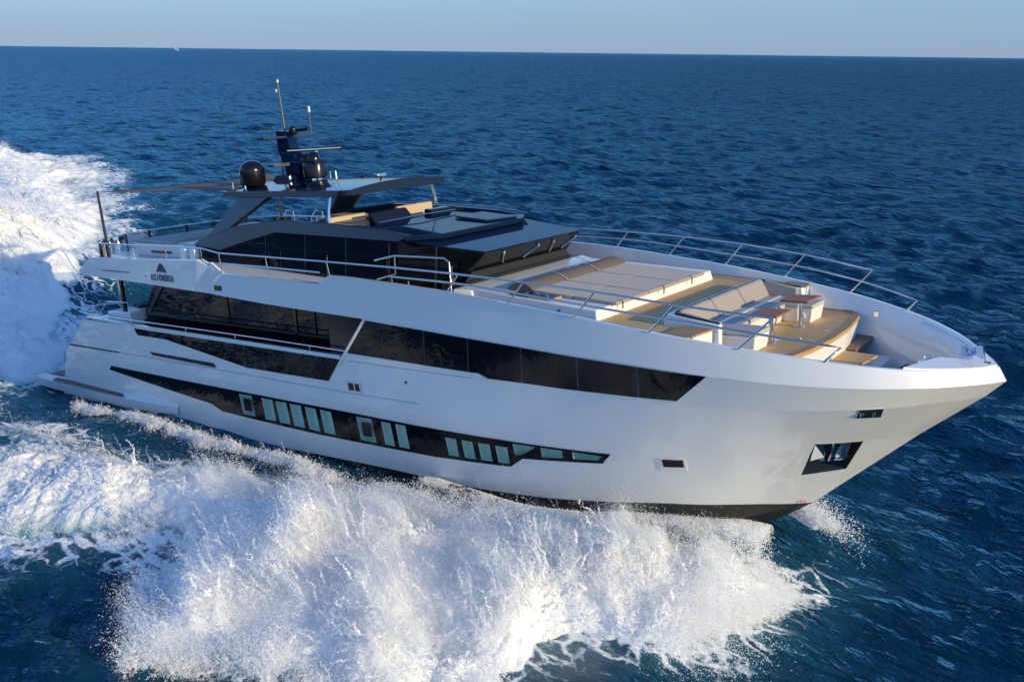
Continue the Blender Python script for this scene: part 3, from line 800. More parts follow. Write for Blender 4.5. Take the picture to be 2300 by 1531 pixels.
# aft wing carrying the name
def wing():
    b = MB()
    o = [(5.55, 5.09), (5.72, 4.955), (10.167, 4.855), (12.126, 4.80), (12.40, 5.70), (9.5, 5.60), (6.75, 5.565), (6.45, 5.55)]
    out = [(x, -3.66 if x > 6.6 else -3.62, z) for x, z in o]; inn = [(x, -3.42, z) for x, z in o]
    n = len(o)
    b.add(out + inn, [tuple(range(n)), tuple(range(n, 2 * n))[::-1]] + [(i, (i + 1) % n, n + (i + 1) % n, n + i) for i in range(n)])
    # chamfer facet easing into the forward bulwark
    p = [(12.126, -3.66, 4.80), (12.78, -3.553, 4.745), (12.83, -3.505, 5.30), (13.28, -3.50, 5.33), (12.40, -3.66, 5.70)]
    q = [(x, y + .2, z) for x, y, z in p]
    b.add(p + q, [(0, 1, 3, 4), (0, 4, 9, 5), (0, 5, 6, 1), (3, 8, 9, 4), (1, 6, 8, 3)])
    return b.mirror()
wg = wing().build("upper_deck_wing", M['gelcoat'], yacht, bevel=0.015)
stroke_text("ASTONDOA", (9.93, -3.669, 5.02), (1, 0, 0), (0, 0, 1), .17, .105, .048, (0, -1, 0), M['logo'], "name_lettering", wg, thick=.15)
lg = MB()
for pts in ([(0, 0), (.16, 0), (.30, .26), (.33, .36), (.26, .36)], [(.33, .36), (.30, .26), (.50, 0), (.66, 0), (.40, .36)], [(.16, 0), (.30, .26), (.50, 0), (.40, .05), (.33, -.02), (.26, .05)]):
    P = [Vector((10.27 + u * .82, -3.669, 5.27 + w * .70)) for u, w in pts]; lg.hexa(P, [k + Vector((0, -.008, 0)) for k in P])
lg.build("emblem", M['logo'], wg)
sl = MB().box(7.15, 8.75, -3.668, -3.655, 5.165, 5.185); sl.build("wing_slot", M['black'], wg)
MB().box(9.55, 9.68, -3.668, -3.655, 5.10, 5.115).build("wing_slot", M['black'], wg)
vb = MB().box(12.93, 13.22, -3.565, -3.53, 4.86, 5.0).build("side_air_vent", M['black'], bulwark)
MB().box(12.82, 12.92, -3.575, -3.53, 4.87, 4.94).build("vent_hook", M['steel'], vb)

# ---- decks
up = MB()
stern = [(5.75, 3.30), (5.45, 2.6), (5.2, 1.78), (5.08, .75), (5.05, 0)]
outl = [(18.6, 3.42)] + [(12.4, 3.42), (6.6, 3.42)] + stern
ring = [(x, -y) for x, y in outl] + [(x, y) for x, y in outl[::-1][1:]]
up.hexa([(x, y, 4.86) for x, y in ring], [(x, y, 5.42 if x < 12.5 else 5.12) for x, y in ring])
upper_deck = up.build("upper_deck", M['white'], yacht)
fd = MB(); xs_ = np.linspace(18.2, 26.22, 20)
L = [(x, -float(yrow('rim', x)) + .085, float(deckz(x))) for x in xs_]; Rr = [(x, -y, z) for x, y, z in L]
fd.loft([L, Rr])
for s_ in (-1, 1):
    fd.loft([[(x, 2.06 * s_, float(deckz(x))) for x in (26.22, 26.6, 27.0)], [(x, (float(yrow('rim', x)) - .085) * s_, float(deckz(x))) for x in (26.22, 26.6, 27.0)]], flip=s_ < 0)
foredeck = fd.build("foredeck", M['teak'], yacht)
for s_ in (-1, 1):
    MB().poly([(12.3, 2.3 * s_, 5.127), (18.6, 2.3 * s_, 5.127), (18.6, 3.4 * s_, 5.127), (12.3, 3.4 * s_, 5.127)]).build("side_deck", M['teak_dark'], upper_deck)
MB().box(17.5, 24.0, -3.3, 3.3, 4.3, 4.32).build("deck_beam", M['white'], yacht) if False else None
# main deck (side decks and cockpit)
md = MB().box(5.3, 19, -3.38, 3.38, 2.45, 2.55); main_deck = md.build("main_deck", M['teak_dark'], yacht)
# inner bulwark and cap rail of the main deck
ib = MB()
xx = np.linspace(5.25, 17.8, 24)
for s in (1,):
    o = [(x, -float(yrow('k2', x)), float(ZR['k2'](x)) if x > 8.2 else 3.44 + .02 * (8.2 - x)) for x in xx]
    i1 = [(x, y + .10, z) for x, y, z in o]; i2 = [(x, y + .12, 2.5) for x, y, z in o]
    ib.loft([[(x, y, z - .02) for x, y, z in o], [(x, y - .003, z + .02) for x, y, z in o], [(x, y + .10, z + .02) for x, y, z in i1], i2])
ib.mirror().build("main_bulwark", M['gelcoat'], yacht, smooth=True)
cr = MB().tube([(x, -float(yrow('k2', x)) + .03, 3.47) for x in np.linspace(8.25, 17.8, 14)], .016, 8).mirror().build("cap_rail", M['steel'], yacht, smooth=True)
# swim platform and side fenders (bustle)
sp = MB().hexa([(1.1, -3.35, .72), (3.2, -3.35, .72), (3.2, 3.35, .72), (1.1, 3.35, .72)], [(1.0, -3.4, 1.0), (3.2, -3.4, 1.0), (3.2, 3.4, 1.0), (1.0, 3.4, 1.0)])
platform = sp.build("swim_platform", M['gelcoat'], yacht, bevel=.03)
MB().box(1.12, 3.0, -3.25, 3.25, 1.0, 1.012).build("platform_deck", M['teak_dark'], platform)
bu = MB(); prof = []
xb = [1.0, 2.2, 4, 6, 7.5, 8.7, 9.4, 9.78]
ext = [.22, .25, .26, .26, .24, .18, .10, .02]
rows_ = [[], [], [], []]
for x, e in zip(xb, ext):
    yh = float(yrow('boot', x)) * .5 + float(yrow('k3', x)) * .5
    zb_ = .62 if x < 8 else .62 + (x - 8) * .06
    rows_[0].append((x, -yh + .15, zb_)); rows_[1].append((x, -yh - e * .75, zb_ + .06)); rows_[2].append((x, -yh - e, 1.0)); rows_[3].append((x, -yh + .1, 1.06))
bu.loft(rows_); bu.poly([r[0] for r in rows_])
bu.mirror(); bustle = bu.build("side_sponson", M['gelcoat'], yacht, smooth=True, angle=40)
st = MB().loft([[(x, -3.62 + .09 * 0, 1.045) for x in (2.25, 4, 6, 7.1)], [(2.25, -3.38, 1.058), (4, -3.40, 1.058), (6, -3.42, 1.058), (6.75, -3.43, 1.058)]])
st.mirror().build("sponson_step", M['teak_dark'], bustle)
# ---------------------------------------------------------------- saloon (main deck house)
sal = MB()
yy = 2.72
side = [(7.62, 2.55), (7.66, 3.78), (8.55, 4.86), (18.6, 4.86), (18.6, 2.55)]
sal.add([(x, -yy, z) for x, z in side] + [(x, yy, z) for x, z in side], [(0, 1, 2, 3, 4), (9, 8, 7, 6, 5)] + [(i, i + 1, i + 6, i + 5) for i in range(4)])
saloon = sal.build("saloon_glass", M['glass'], yacht)
for (x, z0, z1, x1, w) in ((15.15, 2.6, 4.8, 15.2, .10), (17.03, 2.6, 4.75, 17.1, .05), (16.02, 2.6, 4.8, 16.05, .02), (12.2, 2.6, 4.8, 12.2, .02)):
    MB().hexa([(x, -yy - .03, z0), (x + w, -yy - .03, z0), (x + w, -yy - .004, z0), (x, -yy - .004, z0)], [(x1, -yy - .03, z1), (x1 + w, -yy - .03, z1), (x1 + w, -yy - .004, z1), (x1, -yy - .004, z1)]).build("saloon_mullion", M['black'], saloon)
# slanted dark frame at the aft end and the transom bar along the glass
MB().hexa([(7.75, -yy - .035, 3.70), (7.98, -yy - .035, 3.70), (7.98, -yy - .004, 3.70), (7.75, -yy - .004, 3.70)], [(8.85, -yy - .035, 4.78), (9.12, -yy - .035, 4.78), (9.12, -yy - .004, 4.78), (8.85, -yy - .004, 4.78)]).build("saloon_mullion", M['black'], saloon)
MB().box(7.75, 17.3, -yy - .03, -yy - .004, 3.62, 3.68).build("saloon_rail_bar", M['black'], saloon)
MB().box(7.9, 18.4, -yy - .02, -yy - .004, 2.56, 2.9).build("saloon_plinth", M['navy_matt'], saloon)
MB().box(17.25, 18.5, -3.3, -yy - .03, 2.56, 4.7).build("side_door", M['black'], yacht, bevel=.01)

# ---------------------------------------------------------------- cockpit
pl = MB().box(6.62, 6.74, -2.98, -2.86, 3.4, 4.86).build("cockpit_pillar", M['steel'], yacht, bevel=.01)
MB().box(6.74, 6.86, -2.96, -2.88, 3.4, 4.86).build("pillar_fairing", M['black'], pl)
MB().box(6.62, 6.74, 2.86, 2.98, 2.5, 4.86).build("cockpit_pillar", M['steel'], yacht, bevel=.01)
ck = MB().hexa([(5.75, -3.1, 2.6), (7.35, -3.1, 2.6), (7.35, -2.2, 2.6), (5.75, -2.2, 2.6)], [(5.85, -3.05, 3.66), (7.25, -3.05, 3.72), (7.25, -2.25, 3.72), (5.85, -2.25, 3.66)])
ck.build("mooring_console", M['gelcoat'], yacht, bevel=.04)
ts = MB().box(5.2, 5.75, -3.2, 3.2, 2.5, 3.43); ts.build("transom_bulkhead", M['gelcoat'], yacht, bevel=.05)
cs = bpy.data.objects.new("cockpit_sofa", None); COL.objects.link(cs); cs.parent = yacht; cs.location = (6.4, -.6, 2.55)
def kid(mb, name, mat, par, **k):
    o = mb.build(name, mat, par, **k)
    o.matrix_parent_inverse = Matrix.Translation(par.location).inverted() if par.type == 'EMPTY' else Matrix()
    return o
kid(MB().box(5.9, 6.9, -2.1, 2.1, 2.55, 2.95), "sofa_base", M['charcoal'], cs, bevel=.05)
kid(MB().hexa([(5.75, -2.1, 2.95), (6.05, -2.1, 2.95), (6.05, 2.1, 2.95), (5.75, 2.1, 2.95)], [(5.65, -2.1, 3.66), (5.9, -2.1, 3.7), (5.9, 2.1, 3.7), (5.65, 2.1, 3.66)]), "sofa_back", M['charcoal'], cs, bevel=.06)
kid(MB().hexa([(5.9, -2.35, 2.95), (6.9, -2.35, 2.95), (6.9, -2.05, 2.95), (5.9, -2.05, 2.95)], [(5.85, -2.4, 3.55), (6.75, -2.4, 3.8), (6.75, -2.1, 3.8), (5.85, -2.1, 3.55)]), "sofa_arm", M['charcoal'], cs, bevel=.08)
kid(MB().box(6.9, 7.5, -2.6, -1.3, 2.55, 3.4), "sofa_end", M['black'], cs, bevel=.03)
# chrome rails of the main deck and cockpit
def rail(name, tubes, posts, parent=yacht, r=.022, rp=.018, bolts=True):
    b = MB()
    for t_ in tubes: b.tube(t_, r, 8)
    o = b.build(name, M['steel'], parent, smooth=True, angle=50)
    for p, q in posts:
        MB().tube([p, q], rp, 8).build("stanchion", M['steel'], o, smooth=True, angle=50)
    return o
yb = lambda x: -float(yrow('k2', x)) + .06
tp = [(x, yb(x), z) for x, z in ((4.75, 3.60), (5.05, 3.55), (6.2, 3.53), (8.3, 3.545), (12.0, 3.565), (15.0, 3.57), (17.95, 3.555))]
tp = [(x, y, z + .06) for x, y, z in tp]
for s, nm in ((1, "main_deck_rail"), (-1, "main_deck_rail")):
    f = lambda p: (p[0], p[1] * s, p[2])
    posts = [((x, yb(x) * s, 3.46), (x, yb(x) * s, 3.61)) for x in (5.6, 6.9, 7.8, 11.0, 13.4, 16.6)]
    rail(nm, [[f(p) for p in tp]], posts)
rail("cockpit_gate_rail", [[(5.45, -3.05, 3.62), (5.95, -3.05, 3.98), (7.15, -3.0, 4.02), (7.2, -3.0, 3.65)], [(4.75, -3.2, 3.66), (5.15, -2.9, 3.80), (5.6, -2.5, 3.80), (5.7, -2.4, 3.6)]], [])

# ---------------------------------------------------------------- upper deck aft: stern rail, spa, glass
sr = [(12.45, 3.50, 6.01), (10.4, 3.53, 6.0), (8.9, 3.55, 6.0), (7.3, 3.56, 6.0), (6.8, 3.50, 6.0), (5.91, 2.85, 6.0), (5.36, 1.78, 6.0), (5.14, .75, 6.0), (5.1, 0, 6.0)]
srm = [(x, -y, z) for x, y, z in sr] + [(x, y, z) for x, y, z in sr[::-1][1:]]
fwd = [(13.25, 3.50, 5.90), (15.5, 3.50, 5.87), (17.8, 3.49, 5.84), (19.8, 3.47, 5.80)]
posts = [((x, -y, z0), (x, -y, 6.0)) for x, y, z0 in ((7.3, 3.54, 5.55), (8.95, 3.54, 5.58), (10.7, 3.54, 5.62), (12.48, 3.54, 5.68))]
posts += [((x, y, z0), (x, y, 6.0)) for x, y, z0 in ((7.3, 3.54, 5.55), (8.95, 3.54, 5.58), (10.7, 3.54, 5.62), (12.48, 3.54, 5.68))]
stern_rail = rail("stern_rail", [srm], posts)
gl = MB(); ins = [(x * 1.0 + .05, y * .985, 0) for x, y, z in sr[3:]]; ring = [(x, -y) for x, y, _ in ins] + [(x, y) for x, y, _ in ins[::-1][1:]]
gl.loft([[(x, y, 5.44) for x, y in ring], [(x - .02, y, 5.97) for x, y in ring]])
m_, nt_, b_ = new_mat("smoked rail glass")
o_ = nt_.nodes["Material Output"]; nt_.nodes.remove(b_)
t1 = nt_.nodes.new("ShaderNodeBsdfTransparent"); t1.inputs[0].default_value = (.42, .47, .48, 1)
g1 = nt_.nodes.new("ShaderNodeBsdfGlossy"); g1.inputs['Roughness'].default_value = .02
fr = nt_.nodes.new("ShaderNodeFresnel"); mx = nt_.nodes.new("ShaderNodeMixShader")
nt_.links.new(fr.outputs[0], mx.inputs[0]); nt_.links.new(t1.outputs[0], mx.inputs[1]); nt_.links.new(g1.outputs[0], mx.inputs[2]); nt_.links.new(mx.outputs[0], o_.inputs[0])
M['railglass'] = m_
gl.build("rail_glass", M['railglass'], stern_rail, smooth=True)
for x, y in ((6.8, 3.42), (5.91, 2.78), (5.36, 1.74), (5.15, .74), (5.15, -.74), (5.36, -1.74), (5.91, -2.78), (6.8, -3.42)):
    MB().box(x - .03, x + .05, y - .03, y + .03, 5.42, 5.99).build("rail_glass_post", M['black'], stern_rail)
for s in (-1, 1):
    rail("upper_side_rail", [[(12.45, 3.50 * s, 6.01)] + [(x, y * s, z) for x, y, z in fwd] + [(21.6, 3.45 * s, 5.745)], [(13.2, 3.49 * s, 5.62), (15.3, 3.49 * s, 5.60), (17.4, 3.48 * s, 5.56)]],
         [((13.28, 3.49 * s, 5.34), (13.25, 3.50 * s, 5.9)), ((15.35, 3.48 * s, 5.28), (15.3, 3.5 * s, 5.87)), ((17.72, 3.46 * s, 5.49), (17.68, 3.49 * s, 5.84))])
# spa and sunbed
spa = MB().hexa([(6.95, -2.3, 5.42), (10.9, -2.3, 5.42), (10.9, 2.3, 5.42), (6.95, 2.3, 5.42)], [(6.85, -2.35, 5.84), (10.9, -2.35, 5.84), (10.9, 2.35, 5.84), (6.85, 2.35, 5.84)])
spa = spa.build("aft_lounge_base", M['white'], yacht, bevel=.03)
MB().box(6.9, 9.1, -2.28, 2.28, 5.84, 5.93).build("sunbed_cushion", M['fabric_grey'], spa, bevel=.04)
MB().box(9.15, 10.6, -2.2, 2.2, 5.845, 5.87).build("spa_cover", M['white'], spa, bevel=.01)
MB().box(7.9, 9.0, -2.36, -2.30, 5.56, 5.62).build("locker_slot", M['black'], spa)
for xx in (9.9, 10.4):
    MB().box(xx, xx + .28, -2.6, -2.36, 5.43, 5.78).build("spa_step", M['gelcoat'], spa, bevel=.02)
MB().box(8.2, 8.5, 2.5, 2.8, 5.43, 6.1).build("deck_shower", M['black'], yacht, bevel=.02)
for x, y in ((7.9, 2.9), (9.4, 2.95)):
    rail("spa_hand_rail", [[(x, y, 5.45), (x, y, 6.05), (x + .25, y, 6.28), (x + .6, y, 6.25), (x + .6, y, 5.45)]], [])

# ---------------------------------------------------------------- wheelhouse
wh = MB()
tops = [(10.52, 2.40, 5.93), (11.85, 2.42, 5.80), (14.46, 2.42, 6.37), (17.4, 2.42, 6.28), (19.1, 2.40, 6.24), (21.43, 1.91, 5.945)]
wh.loft([[(x, -y, z) for x, y, z in tops], [(x - (.45 if x > 21 else .0), -(y + (.12 if x < 20 else -.0)), max(5.0, 5.5 if x > 21 else 5.0)) for x, y, z in tops]])
wh.mirror()
house = wh.build("side_window", M['glass'], yacht)
# interior bits seen behind the glass are left to reflections; slim joints between panes
for x in (13.9, 15.6, 17.2, 18.75, 20.1):
    z1 = float(np.interp(x, [p[0] for p in tops], [p[2] for p in tops])); y1 = float(np.interp(x, [p[0] for p in tops], [p[1] for p in tops]))
    MB().hexa([(x, -y1 - .14, 5.0), (x + .03, -y1 - .14, 5.0), (x + .03, -y1 - .11, 5.0), (x, -y1 - .11, 5.0)],
              [(x + .05, -y1 - .012, z1 - .02), (x + .08, -y1 - .012, z1 - .02), (x + .08, -y1 + .02, z1 - .02), (x + .05, -y1 + .02, z1 - .02)]).build("pane_joint", M['navy_matt'], house)
ws = MB().add([(21.42, -1.90, 5.94), (21.42, 1.90, 5.94), (20.96, 1.88, 5.47), (20.96, -1.88, 5.47)], [(0, 1, 2, 3)])
ws.loft([[(21.42, -1.90, 5.94), (20.96, -1.88, 5.47)], [(21.0, -2.02, 5.99), (20.72, -2.12, 5.30)]]); ws.loft([[(21.42, 1.90, 5.94), (20.96, 1.88, 5.47)], [(21.0, 2.02, 5.99), (20.72, 2.12, 5.30)]])
wind = ws.build("windscreen", M['screen'], yacht)
sill = MB().add([(20.96, -1.88, 5.47), (20.96, 1.88, 5.47), (20.93, 2.14, 5.25), (20.93, -2.14, 5.25)], [(0, 1, 2, 3)])
sill.hexa([(20.3, -2.25, 4.85), (21.05, -2.12, 4.85), (21.05, 2.12, 4.85), (20.3, 2.25, 4.85)], [(20.3, -2.25, 5.24), (20.91, -2.12, 5.24), (20.91, 2.12, 5.24), (20.3, 2.25, 5.24)])
sill.build("windscreen_sill", M['blackmatt'], wind)
MB().tube([(20.95, -2.14, 5.25), (20.97, 0, 5.26), (20.95, 2.14, 5.25)], .022, 8).build("sill_tube", M['black'], wind, smooth=True)
def wsx(z): return 20.96 + (z - 5.47) / .47 * .46
for (y0, z0, y1, z1) in ((-1.14, 5.83, -.91, 5.56), (.25, 5.80, -.11, 5.56), (.88, 5.81, 1.01, 5.54), (1.84, 5.81, 1.52, 5.55)):
    w = MB().tube([(wsx(z0) + .05, y0, z0), (wsx(z1) + .05, y1, z1)], .018, 6)
    w = w.build("wiper", M['steel'], wind, smooth=True)
    MB().lathe((wsx(z0) + .03, y0, z0 - .02), [(.05, 0), (.05, .06), (.03, .08)], 10).build("wiper_motor", M['steel'], w, smooth=True)
    MB().tube([(wsx(z1) + .03, y1 - .12, z1 + .12), (wsx(z1) + .03, y1 + .14, z1 - .06)], .012, 6).build("wiper_blade", M['black'], w)
MB().box(20.6, 20.66, -2.22, -2.16, 5.2, 5.65).build("mirror_arm", M['steel'], wind)
# dark brow sweeping along the side
def ribbon(ups, los, mat, name, parent, t=.12, m=True, bevel=.012):
    b = MB(); n = len(ups)
    out = list(ups) + list(los)[::-1]
    inn = [(x, y + t, z) for x, y, z in out]
    N = len(out)
    b.add(out + inn, [(i, i + 1, N - 2 - i, N - 1 - i) for i in range(n - 1)] + [(N + i + 1, N + i, N + N - 1 - i, N + N - 2 - i) for i in range(n - 1)] + [(i, (i + 1) % N, N + (i + 1) % N, N + i) for i in range(N)])
    if m: b.mirror()
    return b.build(name, mat, parent, bevel=bevel)
ups = [(10.56, -2.42, 5.97), (11.1, -2.40, 6.16), (12.59, -2.38, 6.48), (14.42, -2.38, 6.655), (16.66, -2.38, 6.60), (18.57, -2.38, 6.48), (19.45, -2.36, 6.36)]
los = [(10.54, -2.50, 5.90), (11.85, -2.50, 5.79), (13.1, -2.48, 6.07), (14.46, -2.48, 6.35), (17.41, -2.47, 6.27), (18.6, -2.45, 6.235), (19.15, -2.44, 6.22)]
brow = ribbon(ups, los, M['navy_matt'], "side_brow", yacht)
# coaming ledge, flybridge well and roof
cm = MB(); xs3 = [10.56, 11.1, 12.59, 14.42, 16.66, 18.57, 19.45]; zs3 = [5.97, 6.16, 6.48, 6.655, 6.60, 6.48, 6.36]
cm.loft([[(x, -2.38, z - .004) for x, z in zip(xs3, zs3)], [(x, -2.02, z - .03) for x, z in zip(xs3, zs3)], [(x, -1.98, min(z - .03, 5.95)) for x, z in zip(xs3, zs3)]])
cm.mirror(); coaming = cm.build("flybridge_coaming", M['navy'], yacht)
MB().box(10.9, 18.0, -2.0, 2.0, 5.86, 5.93).build("flybridge_floor", M['teak_dark'], yacht)
rf = MB()
# lower roof down to the windscreen edge
rf.hexa([(19.0, -2.38, 6.12), (21.40, -1.91, 5.93), (21.40, 1.91, 5.93), (19.0, 2.38, 6.12)], [(19.0, -2.36, 6.235), (19.84, -2.22, 6.185), (21.47, -1.93, 5.975), (21.47, 1.93, 5.975)] if False else [(19.0, -2.38, 6.235), (21.47, -1.93, 5.975), (21.47, 1.93, 5.975), (19.0, 2.38, 6.235)])
roof = rf.build("wheelhouse_roof", M['navy'], yacht, bevel=.02)
pn = MB(); pl_ = [(17.3, -2.30), (19.0, -2.40), (19.35, -2.34), (19.84, -1.58), (19.84, 1.58), (19.35, 2.34), (19.0, 2.40), (17.3, 2.30)]
zt = lambda x: float(np.interp(x, [17.3, 19.0, 19.84], [6.46, 6.37, 6.315]))
pn.hexa([(x - .04, y, zt(x) - .13) for x, y in pl_], [(x, y, zt(x)) for x, y in pl_])
pn.build("roof_visor", M['navy'], roof, bevel=.018)
MB().hexa([(18.3, .55, 6.42), (19.5, .45, 6.345), (19.72, 1.5, 6.33), (18.3, 1.7, 6.42)], [(18.35, .58, 6.47), (19.5, .48, 6.39), (19.70, 1.48, 6.375), (18.35, 1.66, 6.47)]).build("roof_hatch", M['navy'], roof, bevel=.012)
MB().tube([(17.45, -1.4, 6.52), (17.6, 0, 6.56), (17.5, 1.5, 6.53)], .018, 6).build("dash_trim", M['steel'], roof, smooth=True)
# flybridge furniture
hs = MB().hexa([(16.95, -1.02, 5.95), (17.25, -1.02, 5.95), (17.25, .55, 5.95), (16.95, .55, 5.95)], [(16.75, -1.15, 6.74), (16.86, -1.15, 6.73), (16.86, .20, 6.73), (16.75, .20, 6.74)])
hs.build("helm_console", M['black'], yacht, bevel=.02)
for (y0, y1, x, z1) in ((-1.95, -.64, 16.2, 6.69), (.57, 2.0, 16.2, 6.71)):
    s_ = MB().hexa([(x - .16, y0, 5.95), (x, y0, 5.95), (x, y1, 5.95), (x - .16, y1, 5.95)], [(x - .22, y0, z1), (x - .07, y0, z1), (x - .07, y1, z1), (x - .22, y1, z1)])
    s_ = s_.build("fly_seat_back", M['beige'], yacht, bevel=.03)
    MB().box(x, x + .5, y0 + .02, y1 - .02, 5.95, 6.3).build("fly_seat_cushion", M['beige'], s_, bevel=.04)
MB().hexa([(16.2, -1.9, 6.3), (16.8, -1.9, 6.3), (16.8, -.66, 6.3), (16.2, -.66, 6.3)], [(16.25, -1.9, 6.58), (16.75, -1.9, 6.56), (16.75, -.66, 6.56), (16.25, -.66, 6.58)]).build("wet_bar", M['navy_matt'], yacht, bevel=.015)
MB().hexa([(17.0, .6, 5.95), (17.5, .6, 5.95), (17.5, 1.7, 5.95), (17.0, 1.7, 5.95)], [(16.95, .8, 6.62), (17.2, .8, 6.6), (17.2, 1.6, 6.6), (16.95, 1.6, 6.62)]).build("instrument_pod", M['black'], yacht, bevel=.03)
MB().box(12.2, 15.6, 1.2, 1.95, 5.95, 6.35).build("fly_sofa", M['beige'], yacht, bevel=.05)
MB().box(10.9, 11.3, -1.95, -1.6, 5.93, 6.12).build("fly_aft_seat", M['beige'], yacht, bevel=.03)

# ---------------------------------------------------------------- hardtop
ht = MB()
plan = [(11.75, -1.98), (16.1, -1.98), (16.62, -1.86), (16.9, -.9), (16.95, 0), (16.9, .9), (16.62, 1.86), (16.1, 1.98), (11.75, 1.98), (11.55, 1.2), (11.5, 0), (11.55, -1.2)]
ztop = lambda x, y: 7.56 - .155 * (y / 1.98) ** 2 - .02 * max(0, x - 15.5)
zbot = lambda x, y: 7.255 if x > 11.8 else 7.27
ring_b = [(x + (-.1 if x > 16 else .0), y, zbot(x, y)) for x, y in plan]
xsq = np.linspace(11.55, 16.9, 12); ysq = np.linspace(-1, 1, 17)
def halfw(x): return float(np.interp(x, [11.5, 11.75, 16.1, 16.62, 16.95], [1.98, 1.98, 1.98, 1.86, 1.80]))
ht.loft([[(x - (.0 if x < 16.5 else .0), halfw(x) * t_, ztop(x, halfw(x) * t_)) for t_ in ysq] for x in xsq])
ht.loft([[(xx_, halfw(xx_) * t_ * .97, 7.26) for t_ in ysq] for xx_ in xsq], flip=True)
for s in (-1, 1):
    ht.loft([[(x, s * halfw(x), ztop(x, halfw(x))) for x in xsq], [(x, s * halfw(x) * .97, 7.26) for x in xsq]], flip=s > 0)
for xe in (xsq[0], xsq[-1]):
    ht.loft([[(xe, halfw(xe) * t_, ztop(xe, halfw(xe) * t_)) for t_ in ysq], [(xe, halfw(xe) * t_ * .97, 7.26) for t_ in ysq]], flip=xe > 12)
hardtop = ht.build("hardtop", M['navy_gloss'], yacht, smooth=True, angle=25)
fs = MB()
fs.hexa([(11.55, -2.02, 7.25), (16.5, -2.0, 7.25), (16.5, -1.90, 7.25), (11.55, -1.90, 7.25)], [(11.75, -2.0, 7.415), (16.6, -1.97, 7.40), (16.6, -1.88, 7.41), (11.75, -1.88, 7.42)]); fs.mirror()
fs.build("hardtop_fascia", M['navy_matt'], hardtop, bevel=.015)
sg = MB().add([(13.9, -1.55, 7.478), (15.0, -1.5, 7.478), (15.0, -1.0, 7.53), (13.9, -1.05, 7.53)], [(0, 1, 2, 3)])
sg.add([(15.1, -1.5, 7.478), (15.5, -1.48, 7.477), (15.5, -1.0, 7.526), (15.1, -1.0, 7.528)], [(0, 1, 2, 3)]); sg.build("roof_skylight", M['glass'], hardtop)
for s in (-1, 1):
    b = MB().hexa([(11.05, -2.42, 6.12), (12.15, -2.42, 6.34), (12.15, -2.2, 6.34), (11.05, -2.2, 6.12)], [(12.45, -1.98, 7.27), (13.75, -1.98, 7.27), (13.75, -1.78, 7.27), (12.45, -1.78, 7.27)])
    if s > 0:
        b.v = [(x, -y, z) for x, y, z in b.v]
    b.build("hardtop_strut", M['navy_matt'], hardtop, bevel=.03)
    MB().tube([(16.26, 2.06 * s, 6.52), (16.24, 2.02 * s, 6.9), (16.22, 1.90 * s, 7.27)], .035, 10).build("hardtop_post", M['steel'], hardtop, smooth=True)
for s in (-1, 1):
    MB().tube([(7.30, 3.42 * s, 5.5), (7.26, 3.40 * s, 6.6), (6.93, 3.30 * s, 7.58)] if False else [(7.27, 3.42 * s, 5.5), (6.95, 3.30 * s, 7.58)], [.05, .036], 10).build("awning_pole", M['bronze'], yacht, smooth=True)
# awning: a taut sail between the poles and the hardtop
aw = MB(); nu, nv = 14, 12; rows_ = []
for i in range(nu):
    u = i / (nu - 1); r_ = []
    for j in range(nv):
        v_ = j / (nv - 1) * 2 - 1
        x = 6.98 + (11.95 - 6.98) * u; wd = 3.22 + (1.85 - 3.22) * u
        x += (1 - u) * 1.15 * (1 - v_ * v_)                     # hollow aft edge
        wd -= .55 * math.sin(math.pi * u) * abs(v_)             # hollow side edges
        z = 7.54 + (7.44 - 7.54) * u - .10 * math.sin(math.pi * u) * (1 - .6 * v_ * v_) + .10 * (1 - v_ * v_) * u
        z += .025 * math.sin(9 * u + 3 * v_) * math.sin(math.pi * u)
        r_.append((x, wd * v_, z))
    rows_.append(r_)
aw.loft(rows_); awn = aw.build("awning", M['awning'], yacht, smooth=True, angle=60, fix=False)
sm = awn.modifiers.new("cloth", 'SOLIDIFY'); sm.thickness = .012

# ---------------------------------------------------------------- mast, radar, domes, aerials
mast = MB()
mast.hexa([(11.75, -.32, 7.52), (12.95, -.32, 7.54), (12.95, .32, 7.54), (11.75, .32, 7.52)], [(11.95, -.3, 7.72), (12.9, -.3, 7.72), (12.9, .3, 7.72), (11.95, .3, 7.72)])
mast.hexa([(12.35, -.2, 7.72), (12.95, -.2, 7.72), (12.95, .2, 7.72), (12.35, .2, 7.72)], [(12.28, -.2, 8.02), (12.92, -.2, 8.02), (12.92, .2, 8.02), (12.28, .2, 8.02)])
mast.hexa([(12.28, -.2, 8.02), (12.92, -.2, 8.02), (12.92, .2, 8.02), (12.28, .2, 8.02)], [(12.02, -.17, 8.4), (12.68, -.17, 8.4), (12.68, .17, 8.4), (12.02, .17, 8.4)])
mast.hexa([(12.02, -.17, 8.4), (12.68, -.17, 8.4), (12.68, .17, 8.4), (12.02, .17, 8.4)], [(12.0, -.15, 9.03), (12.42, -.15, 8.98), (12.42, .15, 8.98), (12.0, .15, 9.03)])
mast = mast.build("mast", M['navy'], yacht, bevel=.015)
MB().hexa([(12.1, -.95, 8.80), (12.45, -.95, 8.80), (12.5, .95, 8.78), (12.1, .95, 8.78)], [(12.1, -.95, 8.86), (12.45, -.95, 8.86), (12.5, .95, 8.86), (12.1, .95, 8.86)]).build("cross_tree", M['navy_matt'], mast, bevel=.01)
MB().hexa([(12.2, -.75, 8.0), (12.5, -.75, 8.0), (12.6, -.2, 7.98), (12.2, -.2, 7.98)], [(12.2, -.75, 8.06), (12.5, -.75, 8.06), (12.6, -.2, 8.1), (12.2, -.2, 8.1)]).build("lower_wing", M['navy_matt'], mast, bevel=.01)
